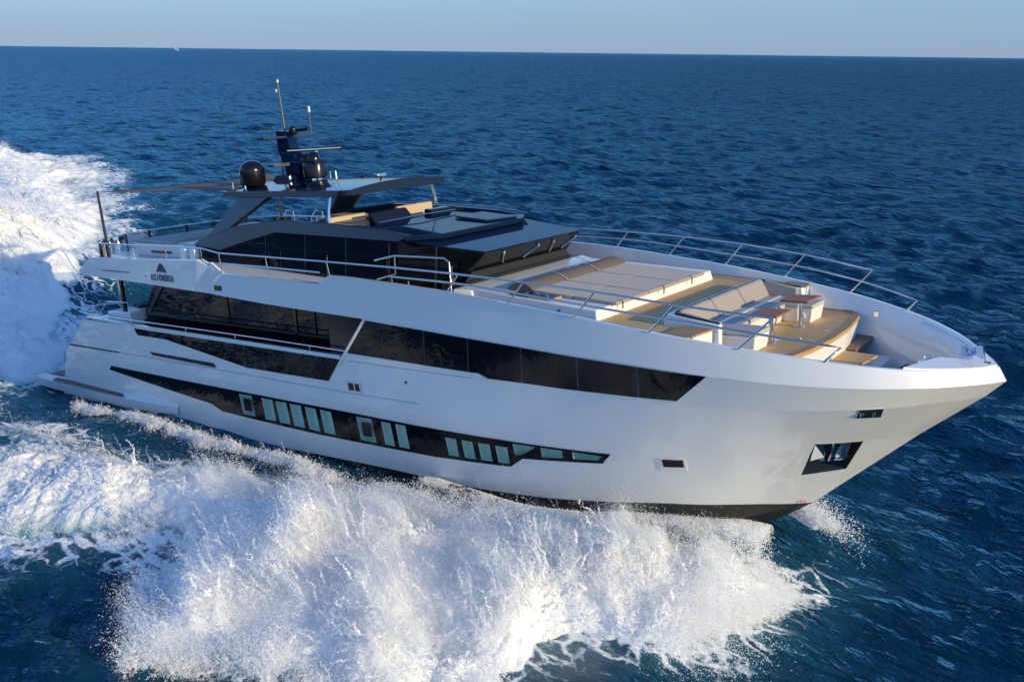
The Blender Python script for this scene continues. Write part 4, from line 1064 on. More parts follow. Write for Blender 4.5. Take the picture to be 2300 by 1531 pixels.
MB().hexa([(12.6, -.22, 7.96), (13.75, -.25, 8.0), (13.75, .25, 8.0), (12.6, .22, 7.96)], [(12.6, -.22, 8.10), (13.75, -.25, 8.12), (13.75, .25, 8.12), (12.6, .22, 8.10)]).build("radar_arm", M['navy'], mast, bevel=.02)
ld = MB().tube([(11.98, -.05, 7.6), (12.0, -.05, 8.95)], .02, 6).tube([(11.98, .14, 7.6), (12.0, .14, 8.95)], .02, 6)
for k in range(9): ld.tube([(11.985, -.05, 7.7 + k * .14), (11.985, .14, 7.7 + k * .14)], .012, 6)
ld.build("mast_ladder", M['black'], mast)
rp = MB().lathe((13.42, 0, 8.12), [(.20, 0), (.20, .05), (.17, .16), (.10, .22), (.05, .25)], 18).build("radar_pedestal", M['black'], mast, smooth=True)
rb = MB().hexa([(12.62, -.28, 8.385), (14.30, .32, 8.385), (14.27, .42, 8.385), (12.58, -.18, 8.385)], [(12.62, -.28, 8.475), (14.30, .32, 8.475), (14.27, .42, 8.475), (12.58, -.18, 8.475)])
rb.build("radar_scanner", M['black'], mast, bevel=.02)
MB().hexa([(12.63, -.29, 8.415), (14.29, .305, 8.415), (14.285, .315, 8.415), (12.625, -.28, 8.415)], [(12.63, -.29, 8.445), (14.29, .305, 8.445), (14.285, .315, 8.445), (12.625, -.28, 8.445)]).build("scanner_stripe", M['white'], mast)
MB().box(13.25, 13.6, -.06, .06, 8.35, 8.385).build("scanner_hub", M['steel'], mast)
def dome(c, r, h, name, parent):
    prof = [(r * .82, 0), (r * .9, .03), (r, .08), (r, h - r * .8)] + [(r * math.cos(a), h - r * .8 + r * .8 * math.sin(a)) for a in np.linspace(.15, 1.5, 8)]
    return MB().lathe(c, prof, 28).build(name, M['black'], parent, smooth=True, angle=40)
dome((12.18, -1.3, 7.50), .365, .74, "satellite_dome", hardtop)
d2 = MB().lathe((13.42, .0, 7.60), [(.30, 0), (.345, .04), (.355, .40), (.33, .46)], 24).build("satcom_drum", M['black'], mast, smooth=True, angle=40)  # second satcom dome, cut off flat below the radar
MB().lathe((13.15, -.02, 8.12), [(.2, 0), (.19, .08), (.13, .15), (.04, .19)], 18).build("camera_dome", M['black'], mast, smooth=True)
dome((12.63, 0, 8.87), .12, .27, "thermal_camera", mast)
MB().tube([(12.26, 0, 9.0), (12.18, 0, 10.42)], [.03, .016], 8).build("mast_pole", M['bronze'], mast, smooth=True)
MB().lathe((12.18, 0, 10.40), [(.03, 0), (.035, .02), (.035, .07), (.02, .09)], 10).build("mast_light", M['white'], mast, smooth=True)
MB().lathe((12.10, -.02, 10.13), [(.03, 0), (.035, .02), (.035, .07), (.02, .09)], 10).build("mast_light", M['white'], mast, smooth=True)
MB().tube([(12.42, .86, 8.83), (12.42, .86, 9.58)], [.022, .014], 8).build("mast_pole", M['bronze'], mast, smooth=True)
MB().lathe((12.42, .86, 9.5), [(.03, 0), (.04, .03), (.04, .16), (.02, .18)], 10).build("mast_light", M['white'], mast, smooth=True)
MB().tube([(12.3, -.72, 8.86), (12.3, -.72, 9.08)], .015, 6).build("mast_pole", M['bronze'], mast, smooth=True)
MB().tube([(12.66, .1, 9.0), (12.95, .3, 9.02)], .05, 8).build("mast_horn", M['black'], mast, smooth=True)
for (x, y, z, tx, ty, tz) in ((11.63, -1.62, 7.42, 11.5, -1.62, 10.1), (12.22, -1.62, 7.45, 12.0, -1.62, 9.6), (12.33, 1.5, 7.46, 12.28, 1.5, 9.65), (12.60, 1.5, 7.48, 12.5, 1.5, 9.5)):
    a = MB().tube([(x, y, z - .02), (x - .01, y, z + .22)], [.03, .014], 8).build("aerial_base", M['steel'], hardtop, smooth=True)
    MB().tube([(x - .01, y, z + .22), (tx, ty, tz)], [.008, .003], 6).build("whip_aerial", M['black'], a)
for y in (-.08, .14):
    MB().lathe((13.40, y - .06, 7.62), [(.02, -.1), (.05, 0), (.09, .12)], 14, axis='X').build("horn_trumpet", M['steel'], mast, smooth=True)
MB().lathe((12.75, -.38, 7.64), [(.10, 0), (.12, .02), (.12, .08), (.08, .10)], 16, axis='X').build("search_light", M['steel'], mast, smooth=True)
b_ = MB().tube([(16.55, -.35, 7.5), (16.55, -.35, 7.62)], .03, 8).build("light_foot", M['black'], hardtop)
MB().box(16.45, 16.62, -.52, -.18, 7.62, 7.72).build("flood_light", M['steel'], b_, bevel=.02)
MB().lathe((14.9, .5, 7.53), [(.07, 0), (.07, .06), (.03, .09)], 12).build("gps_puck", M['black'], hardtop, smooth=True)
MB().tube([(14.9, .5, 7.545), (16.3, -.1, 7.535)], .012, 6).build("roof_cable", M['black'], hardtop)

# ---------------------------------------------------------------- foredeck
dz = lambda x: float(deckz(np.float64(x)))
bx = MB().hexa([(21.2, -2.45, dz(21.2) - .02), (24.9, -2.57, dz(24.9) - .02), (24.9, 2.57, dz(24.9) - .02), (21.2, 2.45, dz(21.2) - .02)],
               [(21.35, -2.40, 5.17), (24.86, -2.52, 4.965), (24.86, 2.52, 4.965), (21.35, 2.40, 5.17)])
sunbase = bx.build("sunpad_base", M['white'], yacht, bevel=.02)
MB().hexa([(20.95, -2.6, 4.93), (21.5, -2.5, 4.9), (21.5, 2.5, 4.9), (20.95, 2.6, 4.93)], [(20.98, -2.6, 5.2), (21.4, -2.45, 5.16), (21.4, 2.45, 5.16), (20.98, 2.6, 5.2)]).build("sunpad_step", M['gelcoat'], sunbase, bevel=.02)
tr_ = MB().hexa([(22.45, -2.35, 5.10), (23.55, -2.35, 5.045), (23.55, -2.02, 5.045), (22.45, -2.02, 5.10)], [(22.45, -2.35, 5.135), (23.55, -2.35, 5.075), (23.55, -2.02, 5.075), (22.45, -2.02, 5.135)])
tr_ = tr_.build("drinks_tray", M['black'], sunbase, bevel=.01)
for a, c in (((23.0, -2.36), (23.35, -2.30)), ((23.62, -2.3), (23.62, -2.02))):
    MB().box(min(a[0], c[0]) - .02, max(a[0], c[0]) + .02, a[1], max(c[1], a[1] + .05), 5.05, 5.10).build("tray_edge", M['teak_edge'], tr_)
for x in (22.8, 23.1, 23.35):
    MB().lathe((x, -2.18, 5.09), [(.04, 0), (.045, .06), (.035, .065)], 12).build("cup_holder", M['steel'], tr_, smooth=True)
for s in (-1, 1):
    MB().box(24.855, 24.875, 1.5 * s - .02, 1.5 * s + .02, 4.83, 4.87).build("courtesy_light", M['black'], sunbase)
    MB().box(23.9, 23.94, 2.5 * s - .06, 2.5 * s + .06, 4.88, 4.91).build("courtesy_light", M['black'], sunbase)
# sofa, seats, tables
zs = 4.19
lf = MB(); fl = [(26.6, -2.9), (28.2, -2.75), (28.62, -2.18), (28.82, -1.0), (28.87, 0)]
ring = fl + [(x, -y) for x, y in fl[::-1][1:]]
lf.hexa([(x, y, zs - .10) for x, y in ring], [(x, y, zs) for x, y in ring])
lounge = lf.build("lounge_deck", M['teak'], yacht)
ed = MB(); o_ = [(28.2, -2.75), (28.62, -2.18), (28.82, -1.0), (28.87, 0), (28.82, 1.0), (28.62, 2.18), (28.2, 2.75)]
ed.loft([[(x - .16, y * .985, zs + .004) for x, y in o_], [(x + .02, y, zs + .006) for x, y in o_], [(x + .03, y, zs - .05) for x, y in o_]])
ed.build("lounge_deck_nosing", M['teak_edge'], lounge, fix=False)
ri = MB().loft([[(x, y, zs - .05) for x, y in o_], [(x - .06, y, zs - .5) for x, y in o_]]); ri.build("lounge_riser", M['white'], lounge, fix=False)
# risers between foredeck and lounge, with side steps
MB().hexa([(26.9, -2.95, 4.2), (27.02, -2.95, 4.2), (27.02, 2.95, 4.2), (26.9, 2.95, 4.2)], [(26.9, -2.95, 4.60), (27.0, -2.95, 4.60), (27.0, 2.95, 4.60), (26.9, 2.95, 4.60)]).build("deck_riser", M['white'], foredeck)
for s in (-1, 1):
    st = MB().hexa([(26.9, 2.14 * s, 4.2), (27.28, 2.14 * s, 4.2), (27.2, 2.98 * s, 4.2), (26.9, 3.0 * s, 4.2)], [(26.9, 2.14 * s, 4.655), (27.30, 2.14 * s, 4.655), (27.18, 2.98 * s, 4.655), (26.9, 3.0 * s, 4.655)])
    st = st.build("side_step", M['white'], foredeck)
    MB().hexa([(26.6, 2.14 * s, 4.66), (27.33, 2.14 * s, 4.66), (27.21, 2.98 * s, 4.66), (26.6, 3.0 * s, 4.66)], [(26.6, 2.14 * s, 4.70), (27.33, 2.14 * s, 4.70), (27.21, 2.98 * s, 4.70), (26.6, 3.0 * s, 4.70)]).build("step_tread", M['teak_edge'], st, bevel=.01)
sf = MB()
shell = [(26.15, -2.1), (27.42, -2.12), (27.42, -1.97), (26.42, -1.93), (26.42, 1.93), (27.42, 1.97), (27.42, 2.12), (26.15, 2.1)]
def sh_z(x, y): return 4.90 if x < 26.6 else 4.77
sf.hexa([(x, y, zs) for x, y in shell], [(x + (.06 if x < 26.3 else 0), y * .985, sh_z(x, y)) for x, y in shell])
sofa = sf.build("bow_sofa", M['white'], yacht, bevel=.02)
tm = MB().tube([(27.38, -2.0, 4.785), (26.4, -1.98, 4.91), (26.36, -1.85, 4.915), (26.36, 1.85, 4.915), (26.4, 1.98, 4.91), (27.38, 2.0, 4.785)], .022, 6).build("sofa_trim", M['black'], sofa, smooth=True)
for y0, y1 in ((-1.88, -.62), (-.60, .62), (.64, 1.88)):
    MB().hexa([(26.45, y0, 4.58), (26.72, y0, 4.58), (26.72, y1, 4.58), (26.45, y1, 4.58)], [(26.40, y0, 4.95), (26.50, y0, 4.95), (26.50, y1, 4.95), (26.40, y1, 4.95)]).build("backrest", M['fabric'], sofa, bevel=.05, segs=3)
for s in (-1, 1):
    MB().hexa([(26.6, 1.78 * s, 4.58), (27.35, 1.80 * s, 4.58), (27.35, 1.95 * s, 4.58), (26.6, 1.93 * s, 4.58)], [(26.55, 1.84 * s, 4.92), (27.33, 1.88 * s, 4.79), (27.33, 1.96 * s, 4.79), (26.55, 1.95 * s, 4.92)]).build("side_rest", M['fabric'], sofa, bevel=.03)
MB().hexa([(26.45, -1.05, zs), (27.32, -1.05, zs), (27.32, 1.05, zs), (26.45, 1.05, zs)], [(26.45, -1.05, 4.50), (27.40, -1.05, 4.50), (27.40, 1.05, 4.50), (26.45, 1.05, 4.50)]).build("seat_base", M['white'], sofa, bevel=.01)
for y0, y1 in ((-1.04, -.01), (.01, 1.04)):
    MB().box(26.62, 27.42, y0, y1, 4.50, 4.59).build("seat_cushion", M['fabric_grey'], sofa, bevel=.03)
for s in (-1, 1):
    MB().hexa([(26.45, 1.06 * s, zs), (27.95, 1.10 * s, zs), (27.95, 1.72 * s, zs), (26.45, 1.9 * s, zs)], [(26.45, 1.06 * s, 4.50), (28.0, 1.08 * s, 4.50), (28.0, 1.75 * s, 4.50), (26.45, 1.92 * s, 4.50)]).build("seat_base", M['white'], sofa, bevel=.01)
    MB().hexa([(26.62, 1.05 * s, 4.50), (28.02, 1.07 * s, 4.50), (28.02, 1.76 * s, 4.50), (26.62, 1.85 * s, 4.50)], [(26.62, 1.05 * s, 4.59), (28.02, 1.07 * s, 4.59), (28.02, 1.76 * s, 4.59), (26.62, 1.85 * s, 4.59)]).build("seat_cushion", M['fabric_grey'], sofa, bevel=.03)
for xs_p in (27.62,):
    sk = MB().lathe((xs_p + .15, 1.06, 4.34), [(.085, -.02), (.085, .02), (.06, .025)], 18, axis='Y').build("speaker", M['white'], sofa, smooth=True)
    MB().lathe((xs_p + .15, 1.03, 4.34), [(.055, -.012), (.055, .012)], 14, axis='Y').build("speaker_cone", M['fabric_grey'], sofa) if False else None
for s in (-1, 1):
    tb = MB().hexa([(27.57, .39 * s, 4.765), (28.17, .41 * s, 4.765), (28.17, 1.15 * s, 4.765), (27.57, 1.07 * s, 4.765)], [(27.57, .39 * s, 4.81), (28.17, .41 * s, 4.81), (28.17, 1.15 * s, 4.81), (27.57, 1.07 * s, 4.81)])
    tb = tb.build("bow_table", M['mahogany'], yacht, bevel=.008)
    MB().lathe((27.87, .73 * s, zs), [(.15, 0), (.15, .015), (.055, .03), (.05, .57)], 20).build("table_pedestal", M['steel'], tb, smooth=True, angle=40)
for (x, y) in ((28.25, -.35), (28.5, .45)):
    MB().box(x, x + .12, y, y + .05, zs, zs + .012).build("deck_fitting", M['steel'], lounge)
# lower bow well: grating, side steps, mooring gear, cap
gt = MB().hexa([(28.6, -.75, 3.66), (29.38, -.45, 3.66), (29.5, .78, 3.66), (28.62, .95, 3.66)], [(28.6, -.75, 3.71), (29.40, -.45, 3.71), (29.52, .78, 3.71), (28.62, .95, 3.71)])
grate = gt.build("bow_grating", teak_mat("teak grating", plank=0.045, axis='X'), yacht, bevel=.006)
for s in (-1, 1):
    MB().hexa([(28.3, 1.0 * s, 3.6), (28.95, 1.0 * s, 3.6), (28.9, 2.3 * s, 3.6), (28.3, 2.5 * s, 3.6)], [(28.3, 1.0 * s, 3.72), (28.98, 1.0 * s, 3.72), (28.92, 2.3 * s, 3.72), (28.3, 2.5 * s, 3.72)]).build("bow_step", M['teak_dark'], yacht, bevel=.01)
    MB().hexa([(28.9, .9 * s, 3.1), (29.5, .9 * s, 3.1), (29.45, 1.9 * s, 3.1), (28.9, 2.0 * s, 3.1)], [(28.95, .95 * s, 3.42), (29.5, .95 * s, 3.42), (29.45, 1.85 * s, 3.42), (28.95, 1.95 * s, 3.42)]).build("bow_locker", M['white'], yacht, bevel=.02)
wf = MB(); ww = [(28.5, 2.4), (29.2, 2.15), (29.9, 1.75), (30.5, 1.2), (31.0, .55), (31.15, 0)]
ring = [(x, -y) for x, y in ww] + [(x, y) for x, y in ww[::-1][1:]]
wf.poly([(x, y, 3.16) for x, y in ring]).build("bow_well_floor", M['teak_dark'], yacht)
for (x, y, z, r_) in ((30.42, .98, 3.72, .08), (30.70, .74, 3.76, .07), (30.60, .10, 3.84, .10)):
    w = MB().lathe((x, y, z - .3), [(r_, 0), (r_ * .6, .08), (r_ * .6, .22), (r_ * 1.1, .28), (r_ * .9, .34)], 16).build("mooring_capstan", M['steel'], yacht, smooth=True)
MB().hexa([(29.75, .2, 3.17), (30.9, .1, 3.17), (30.9, .9, 3.17), (29.9, 1.2, 3.17)], [(29.8, .2, 3.48), (30.85, -.1, 3.56), (30.85, .9, 3.56), (29.95, 1.2, 3.48)]).build("windlass_cover", M['blackmatt'], yacht, bevel=.03)
cp = MB(); pts_s = [(x, -float(yrow('rim', x)) + .03) for x in (30.72, 31.0, 31.3, 31.55, 31.75, 31.88)]
back = [(31.46, .42), (31.44, -.08), (31.02, -.40), (30.92, -.75)]
pts_p = [(x, -y) for x, y in pts_s if x > 31.5]
ringc = pts_s + [(31.93, 0)] + pts_p[::-1] + back
zc = lambda x: float(ZR['rim'](x)) + .035
cp.hexa([(x, y, zc(x) - .2) for x, y in ringc], [(x - (.02 if x > 31.5 else 0), y * .96, zc(x)) for x, y in ringc])
cap = cp.build("bow_cap", M['gelcoat'], yacht, bevel=.015)
MB().hexa([(30.95, -.33, 3.7), (31.4, .0, 3.7), (31.38, .06, 3.7), (30.93, -.27, 3.7)], [(31.05, -.30, 3.98), (31.3, -.12, 3.98), (31.28, -.06, 3.98), (31.03, -.24, 3.98)]).build("bow_chock", M['teak_dark'], cap) if False else None
MB().box(31.62, 31.80, -.04, .04, 3.98, 4.0).build("staff_foot", M['black'], cap)
MB().tube([(31.70, .02, 3.98), (31.66, .02, 4.28)], .012, 6).build("jack_staff", M['steel'], cap, smooth=True)
MB().tube([(29.94, 2.07, 4.28), (30.4, 1.76, 4.235), (30.89, 1.36, 4.16)], .018, 6).build("bulwark_handrail", M['steel'], bulwark, smooth=True) if False else None
hb = lambda x: float(yrow('rim', x)) - .16
MB().tube([(x, hb(x), float(ZR['rim'](x)) - .09) for x in (30.0, 30.4, 30.8, 31.1)], .016, 6).build("bulwark_handrail", M['steel'], bulwark, smooth=True)
y_ = float(yrow('rim', 28.9)); MB().box(28.85, 28.97, y_ - .22, y_ - .14, 4.12, 4.26).build("bulwark_socket", M['steel'], bulwark, bevel=.01)
# bow rails, one each side: two tubes on raked stanchions
tops_r = [(19.8, 3.47, 5.80), (21.95, 3.45, 5.73), (23.68, 3.39, 5.64), (25.36, 3.28, 5.52), (27.03, 3.09, 5.34), (28.76, 2.64, 5.13)]
low_r = [(19.8, 3.46, 5.58), (21.75, 3.45, 5.53), (23.45, 3.39, 5.40), (25.1, 3.30, 5.24), (26.77, 3.13, 5.07), (28.47, 2.76, 4.845), (29.85, 2.24, 4.60), (29.60, 2.37, 4.345)]
bases = [(21.56, 3.45, 5.315), (23.23, 3.38, 5.16), (24.86, 3.31, 4.98), (26.5, 3.17, 4.79), (28.19, 2.87, 4.56)]
def smooth_path(P, n=6):
    P = np.array(P); t = np.arange(len(P)); f = [pchip(t, P[:, k]) if (np.diff(P[:, k]) != 0).any() else None for k in range(3)]
    tt = np.linspace(0, len(P) - 1, (len(P) - 1) * n + 1)
    return [tuple(float(f[k](u)) if f[k] else P[0, k] for k in range(3)) for u in tt]
for s in (-1, 1):
    tp = smooth_path([(x, y * s, z) for x, y, z in tops_r]); lp = smooth_path([(x, y * s, z) for x, y, z in low_r[:-1]]) + [(low_r[-1][0], low_r[-1][1] * s, low_r[-1][2])]
    rail("bow_rail", [tp, lp], [((a[0], a[1] * s, a[2]), (b[0], b[1] * s, b[2])) for a, b in zip(bases, tops_r[1:])], r=.024, rp=.02)
rail("boarding_gate", [[(18.87, -3.0, 5.84), (19.56, -3.0, 5.98), (21.15, -3.0, 5.98), (21.29, -3.0, 5.90), (21.29, -3.0, 5.0)], [(18.9, -3.0, 5.38), (19.55, -3.0, 5.55), (19.56, -3.0, 5.98)]], [((19.4, -3.0, 5.0), (19.4, -3.0, 5.45)), ((19.95, -3.0, 5.0), (19.95, -3.0, 5.40))])

# ---------------------------------------------------------------- loose things aboard
def aboard(name, label, cat, group=None):
    o = bpy.data.objects.new(name, None); COL.objects.link(o); o.matrix_world = YM; return tag(o, label, cat, group)
pad = aboard("sunpad_mattress", "large taupe sunbathing mattress with a rolled headrest on the white foredeck box", "mattress")
zc_ = lambda x: 5.17 + (x - 21.35) * (4.965 - 5.17) / (24.86 - 21.35)
for i, (x0, x1) in enumerate(((22.75, 23.85), (23.87, 25.0))):
    for (y0, y1) in ((-1.95, -.66), (-.64, .64), (.66, 1.95)):
        MB().hexa([(x0, y0, zc_(x0) + .0), (x1, y0, zc_(x1) + .0), (x1, y1, zc_(x1) + .0), (x0, y1, zc_(x0) + .0)], [(x0, y0, zc_(x0) + .075), (x1, y0, zc_(x1) + .075), (x1, y1, zc_(x1) + .075), (x0, y1, zc_(x0) + .075)]).build("mattress_cushion", M['fabric'], pad, bevel=.025, segs=3)
for (y0, y1) in ((-1.95, -.66), (-.64, .64), (.66, 1.95)):
    b = MB(); pr = [(22.05, .0), (22.12, .09), (22.26, .16), (22.42, .20), (22.58, .19), (22.72, .13), (22.80, .06), (22.84, 0)]
    b.loft([[(x, y0, zc_(x) + h) for x, h in pr], [(x, y0 + .03, zc_(x) + h * 1.06) for x, h in pr], [(x, y1 - .03, zc_(x) + h * 1.06) for x, h in pr], [(x, y1, zc_(x) + h) for x, h in pr]])
    b.poly([(x, y0, zc_(x) + h) for x, h in pr]); b.poly([(x, y1, zc_(x) + h) for x, h in pr])
    b.build("headrest_roll", M['fabric_brown'], pad, smooth=True, angle=50)
for y0 in (-.65, .65):
    MB().tube([(x, y0, zc_(x) + h * 1.06 + .012) for x, h in ((22.26, .16), (22.42, .20), (22.58, .19), (22.72, .13), (22.82, .09))], .014, 6).build("headrest_strap", M['fabric_grey'], pad)
for y0 in (-1.72, 0.0, 1.3):
    MB().tube([(24.95, y0, zc_(24.95) + .085), (25.01, y0, zc_(25) + .05), (25.0, y0, 4.86)], .014, 6).build("tie_strap", M['charcoal'], pad)
pil = aboard("scatter_pillow", "blue grey pillow propped on the dark cockpit sofa", "pillow")
MB().hexa([(6.0, -2.05, 3.2), (6.35, -2.0, 3.12), (6.45, -1.5, 3.12), (6.1, -1.5, 3.2)], [(5.85, -2.1, 3.66), (6.02, -2.1, 3.70), (6.1, -1.5, 3.70), (5.95, -1.5, 3.66)]).build("pillow_cover", M['bluefabric'], pil, bevel=.09, segs=4)
fl_ = aboard("pennant", "small blue and white flag fluttering from the staff at the bow tip", "flag")
fb = MB(); nx, nz = 12, 5; rows_ = []
for i in range(nx):
    u = i / (nx - 1)
    rows_.append([(31.665 - .42 * u + .0, .02 + .07 * math.sin(7 * u) * u + .10 * u, 4.27 - .20 * j / (nz - 1) * (1 - .25 * u) - .06 * u + .03 * math.sin(9 * u + j)) for j in range(nz)])
fb.loft(rows_)
fm, nt, b = new_mat("blue white flag cloth"); b.inputs['Roughness'].default_value = .8
tc = nt.nodes.new("ShaderNodeTexCoord"); wv = nt.nodes.new("ShaderNodeTexNoise"); wv.inputs['Scale'].default_value = 9; nt.links.new(tc.outputs['Object'], wv.inputs['Vector'])
rp_ = nt.nodes.new("ShaderNodeValToRGB"); rp_.color_ramp.interpolation = 'CONSTANT'; rp_.color_ramp.elements[0].color = (.75, .78, .85, 1); rp_.color_ramp.elements[1].position = .60; rp_.color_ramp.elements[1].color = (.25, .33, .60, 1)
nt.links.new(wv.outputs['Fac'], rp_.inputs[0]); nt.links.new(rp_.outputs[0], b.inputs['Base Color'])
fb.build("flag_cloth", fm, fl_, smooth=True, fix=False)
# =================================================================== WHITE WATER
def foam_material():
    m, nt, b = new_mat("white water foam")
    L = nt.links.new; N = nt.nodes.new
    at = N("ShaderNodeAttribute"); at.attribute_name = "thin"
    geo = N("ShaderNodeNewGeometry")
    n = N("ShaderNodeTexNoise"); n.inputs['Scale'].default_value = 1.6; n.inputs['Detail'].default_value = 6; L(geo.outputs['Position'], n.inputs['Vector'])
    a = N("ShaderNodeMath"); a.operation = 'MULTIPLY_ADD'; L(n.outputs['Fac'], a.inputs[0]); a.inputs[1].default_value = 1.6; a.inputs[2].default_value = -.8
    s = N("ShaderNodeMath"); s.operation = 'ADD'; s.use_clamp = True; L(at.outputs['Fac'], s.inputs[0]); L(a.outputs[0], s.inputs[1])
    sc = N("ShaderNodeMath"); sc.operation = 'MULTIPLY'; L(s.outputs[0], sc.inputs[0]); L(at.outputs['Fac'], sc.inputs[1]); sc.use_clamp = True
    mx = N("ShaderNodeMix"); mx.data_type = 'RGBA'; mx.inputs['A'].default_value = (.86, .87, .88, 1); mx.inputs['B'].default_value = (.10, .29, .35, 1)
    L(sc.outputs[0], mx.inputs['Factor']); L(mx.outputs['Result'], b.inputs['Base Color'])
    b.inputs['Roughness'].default_value = .8; b.inputs['Specular IOR Level'].default_value = .25
    n2 = N("ShaderNodeTexNoise"); n2.inputs['Scale'].default_value = 9; n2.inputs['Detail'].default_value = 6; L(geo.outputs['Position'], n2.inputs['Vector'])
    bp = N("ShaderNodeBump"); bp.inputs['Distance'].default_value = .06; L(n2.outputs['Fac'], bp.inputs['Height']); L(bp.outputs[0], b.inputs['Normal'])
    return m
M['foam'] = foam_material()

def droplet_material():
    m, nt, b = new_mat("spray droplets")
    out = nt.nodes["Material Output"]; nt.nodes.remove(b)
    d = nt.nodes.new("ShaderNodeBsdfDiffuse"); d.inputs[0].default_value = (.985, .985, .985, 1)
    t = nt.nodes.new("ShaderNodeBsdfTranslucent"); t.inputs[0].default_value = (.985, .985, .985, 1)
    mx = nt.nodes.new("ShaderNodeMixShader"); mx.inputs[0].default_value = .45
    nt.links.new(d.outputs[0], mx.inputs[1]); nt.links.new(t.outputs[0], mx.inputs[2]); nt.links.new(mx.outputs[0], out.inputs[0]); return m
M['drops'] = droplet_material()

def droplets(name, P, rad, label, cat="spray"):
    """a cloud of water drops: one point each, drawn as little spheres"""
    me = bpy.data.meshes.new(name); P = np.ascontiguousarray(P, np.float32)
    me.vertices.add(len(P)); me.vertices.foreach_set("co", P.ravel())
    a = me.attributes.new("rad", 'FLOAT', 'POINT'); a.data.foreach_set("value", np.ascontiguousarray(rad, np.float32))
    me.materials.append(M['drops'])
    o = bpy.data.objects.new(name, me); COL.objects.link(o)
    ng = bpy.data.node_groups.new("drops", 'GeometryNodeTree')
    ng.interface.new_socket("Geometry", in_out='INPUT', socket_type='NodeSocketGeometry')
    ng.interface.new_socket("Geometry", in_out='OUTPUT', socket_type='NodeSocketGeometry')
    gi = ng.nodes.new("NodeGroupInput"); go = ng.nodes.new("NodeGroupOutput")
    mp = ng.nodes.new("GeometryNodeMeshToPoints"); na = ng.nodes.new("GeometryNodeInputNamedAttribute"); na.data_type = 'FLOAT'; na.inputs[0].default_value = "rad"
    sm = ng.nodes.new("GeometryNodeSetMaterial"); sm.inputs['Material'].default_value = M['drops']
    ng.links.new(gi.outputs[0], mp.inputs['Mesh']); ng.links.new(na.outputs[0], mp.inputs['Radius'])
    ng.links.new(mp.outputs[0], sm.inputs[0]); ng.links.new(sm.outputs[0], go.inputs[0])
    md = o.modifiers.new("drops", 'NODES'); md.node_group = ng
    return tag(o, label, cat, kind='stuff')

rg_ = np.random.default_rng(21)

# ---- bow wave: heaped foam thrown out from the starboard side
def bow_height(x, y):
    """foam top above the sea surface (negative = none) and how thin it is"""
    z0 = np.zeros_like(x)
    wx = x + 1.1 * (fbm(x * .55, y * .55, z0 + 2.2, 4) - .5) * 2; wy = y + 1.1 * (fbm(x * .55, y * .55, z0 + 8.8, 4) - .5) * 2
    sd = seg_dist(wx, wy, FOAM_BOW)
    xb = x + 34.75
    H = np.interp(xb, [-30, 0, 8, 13, 16, 20, 25, 28, 29.5], [.22, .32, .40, .48, .60, .92, 1.22, 1.0, .35])
    crest = sstep(-.25, 2.0, sd)
    # streaks run out and aft from the bow, torn into puffs
    ca, sa = math.cos(R(40)), math.sin(R(40))
    u = x * ca + y * sa; v = -x * sa + y * ca
    u = u + .5 * (fbm(x * .8, y * .8, z0 + 5.1, 4) - .5) * 2; v = v + .5 * (fbm(x * .8, y * .8, z0 + 6.6, 4) - .5) * 2
    big = billow(x * .34, y * .34, z0 + 1.7, 2); mid = billow(u * .95, v * .62, z0 + 4.4, 3); fine = billow(u * 2.6, v * 1.7, z0 + 9.9, 4); tiny = fbm(x * 9, y * 9, z0 + 2.9, 3)
    h = H * crest * (.02 + .95 * big ** 1.9 + .50 * mid ** 1.4) + (.10 + .26 * np.clip(H, 0, 1)) * crest * fine + .09 * (tiny - .5) * crest
    h = h - .26 * sstep(.9, -.8, sd) - .08
    h = h - .9 * np.exp(-(((x + 8.0) / 1.3) ** 2 + ((y + 6.2) / 1.3) ** 2))          # a gap of dark water in the outer edge
    h = h - .75 * sstep(.50, .66, fbm(x * .95, y * .95, z0 + 7.7, 4)) * np.exp(-(sd / 1.5) ** 2) * sstep(-3.5, -6.5, y) * sstep(13, 17, xb)
    hole = sstep(.50, .72, fbm(x * .38 + 5, y * .38, z0 + 3.3, 4)) * sstep(20, 13, xb)
    h = h - hole * .35 * sstep(.5, 2, sd) * (H < .8)
    thin = np.clip(.95 - h / (.22 + .20 * H), 0, 1) * sstep(27, 20, xb)
    return h, thin, sd

def height_patch(name, x0, x1, y0, y1, step, fn, label, jitter=.35):
    nx = int((x1 - x0) / step) + 1; ny = int((y1 - y0) / step) + 1
    X, Y = np.meshgrid(np.linspace(x0, x1, nx), np.linspace(y0, y1, ny), indexing='ij')
    x = X.ravel(); y = Y.ravel()
    z, dx, dy = sea_height(x, y, np.full_like(x, .35))
    h, thin, sd = fn(x, y)
    keep = h > -.12
    # push the lumps sideways so they overhang a little
    q = np.clip(h, 0, 2)
    ox = (fbm(x * 1.3, y * 1.3, q * 2 + 1, 4) - .5) * q * jitter * 2; oy = (fbm(x * 1.3, y * 1.3, q * 2 + 6, 4) - .5) * q * jitter * 2
    V = np.stack([x + dx + ox, y + dy + oy, z + h], 1)
    idx = np.arange(nx * ny).reshape(nx, ny)
    F = np.stack([idx[:-1, :-1], idx[1:, :-1], idx[1:, 1:], idx[:-1, 1:]], -1).reshape(-1, 4)
    F = F[keep[F].all(1)]
    used = np.zeros(nx * ny, bool); used[F] = True; re = np.cumsum(used) - 1
    me = np_mesh(name, V[used], re[F])
    a = me.attributes.new("thin", 'FLOAT', 'POINT'); a.data.foreach_set("value", thin[used].astype(np.float32))
    me.materials.append(M['foam'])
    o = bpy.data.objects.new(name, me); COL.objects.link(o); tag(o, label, "foam", kind='stuff')
    return o, V[used], h[used], sd[used]

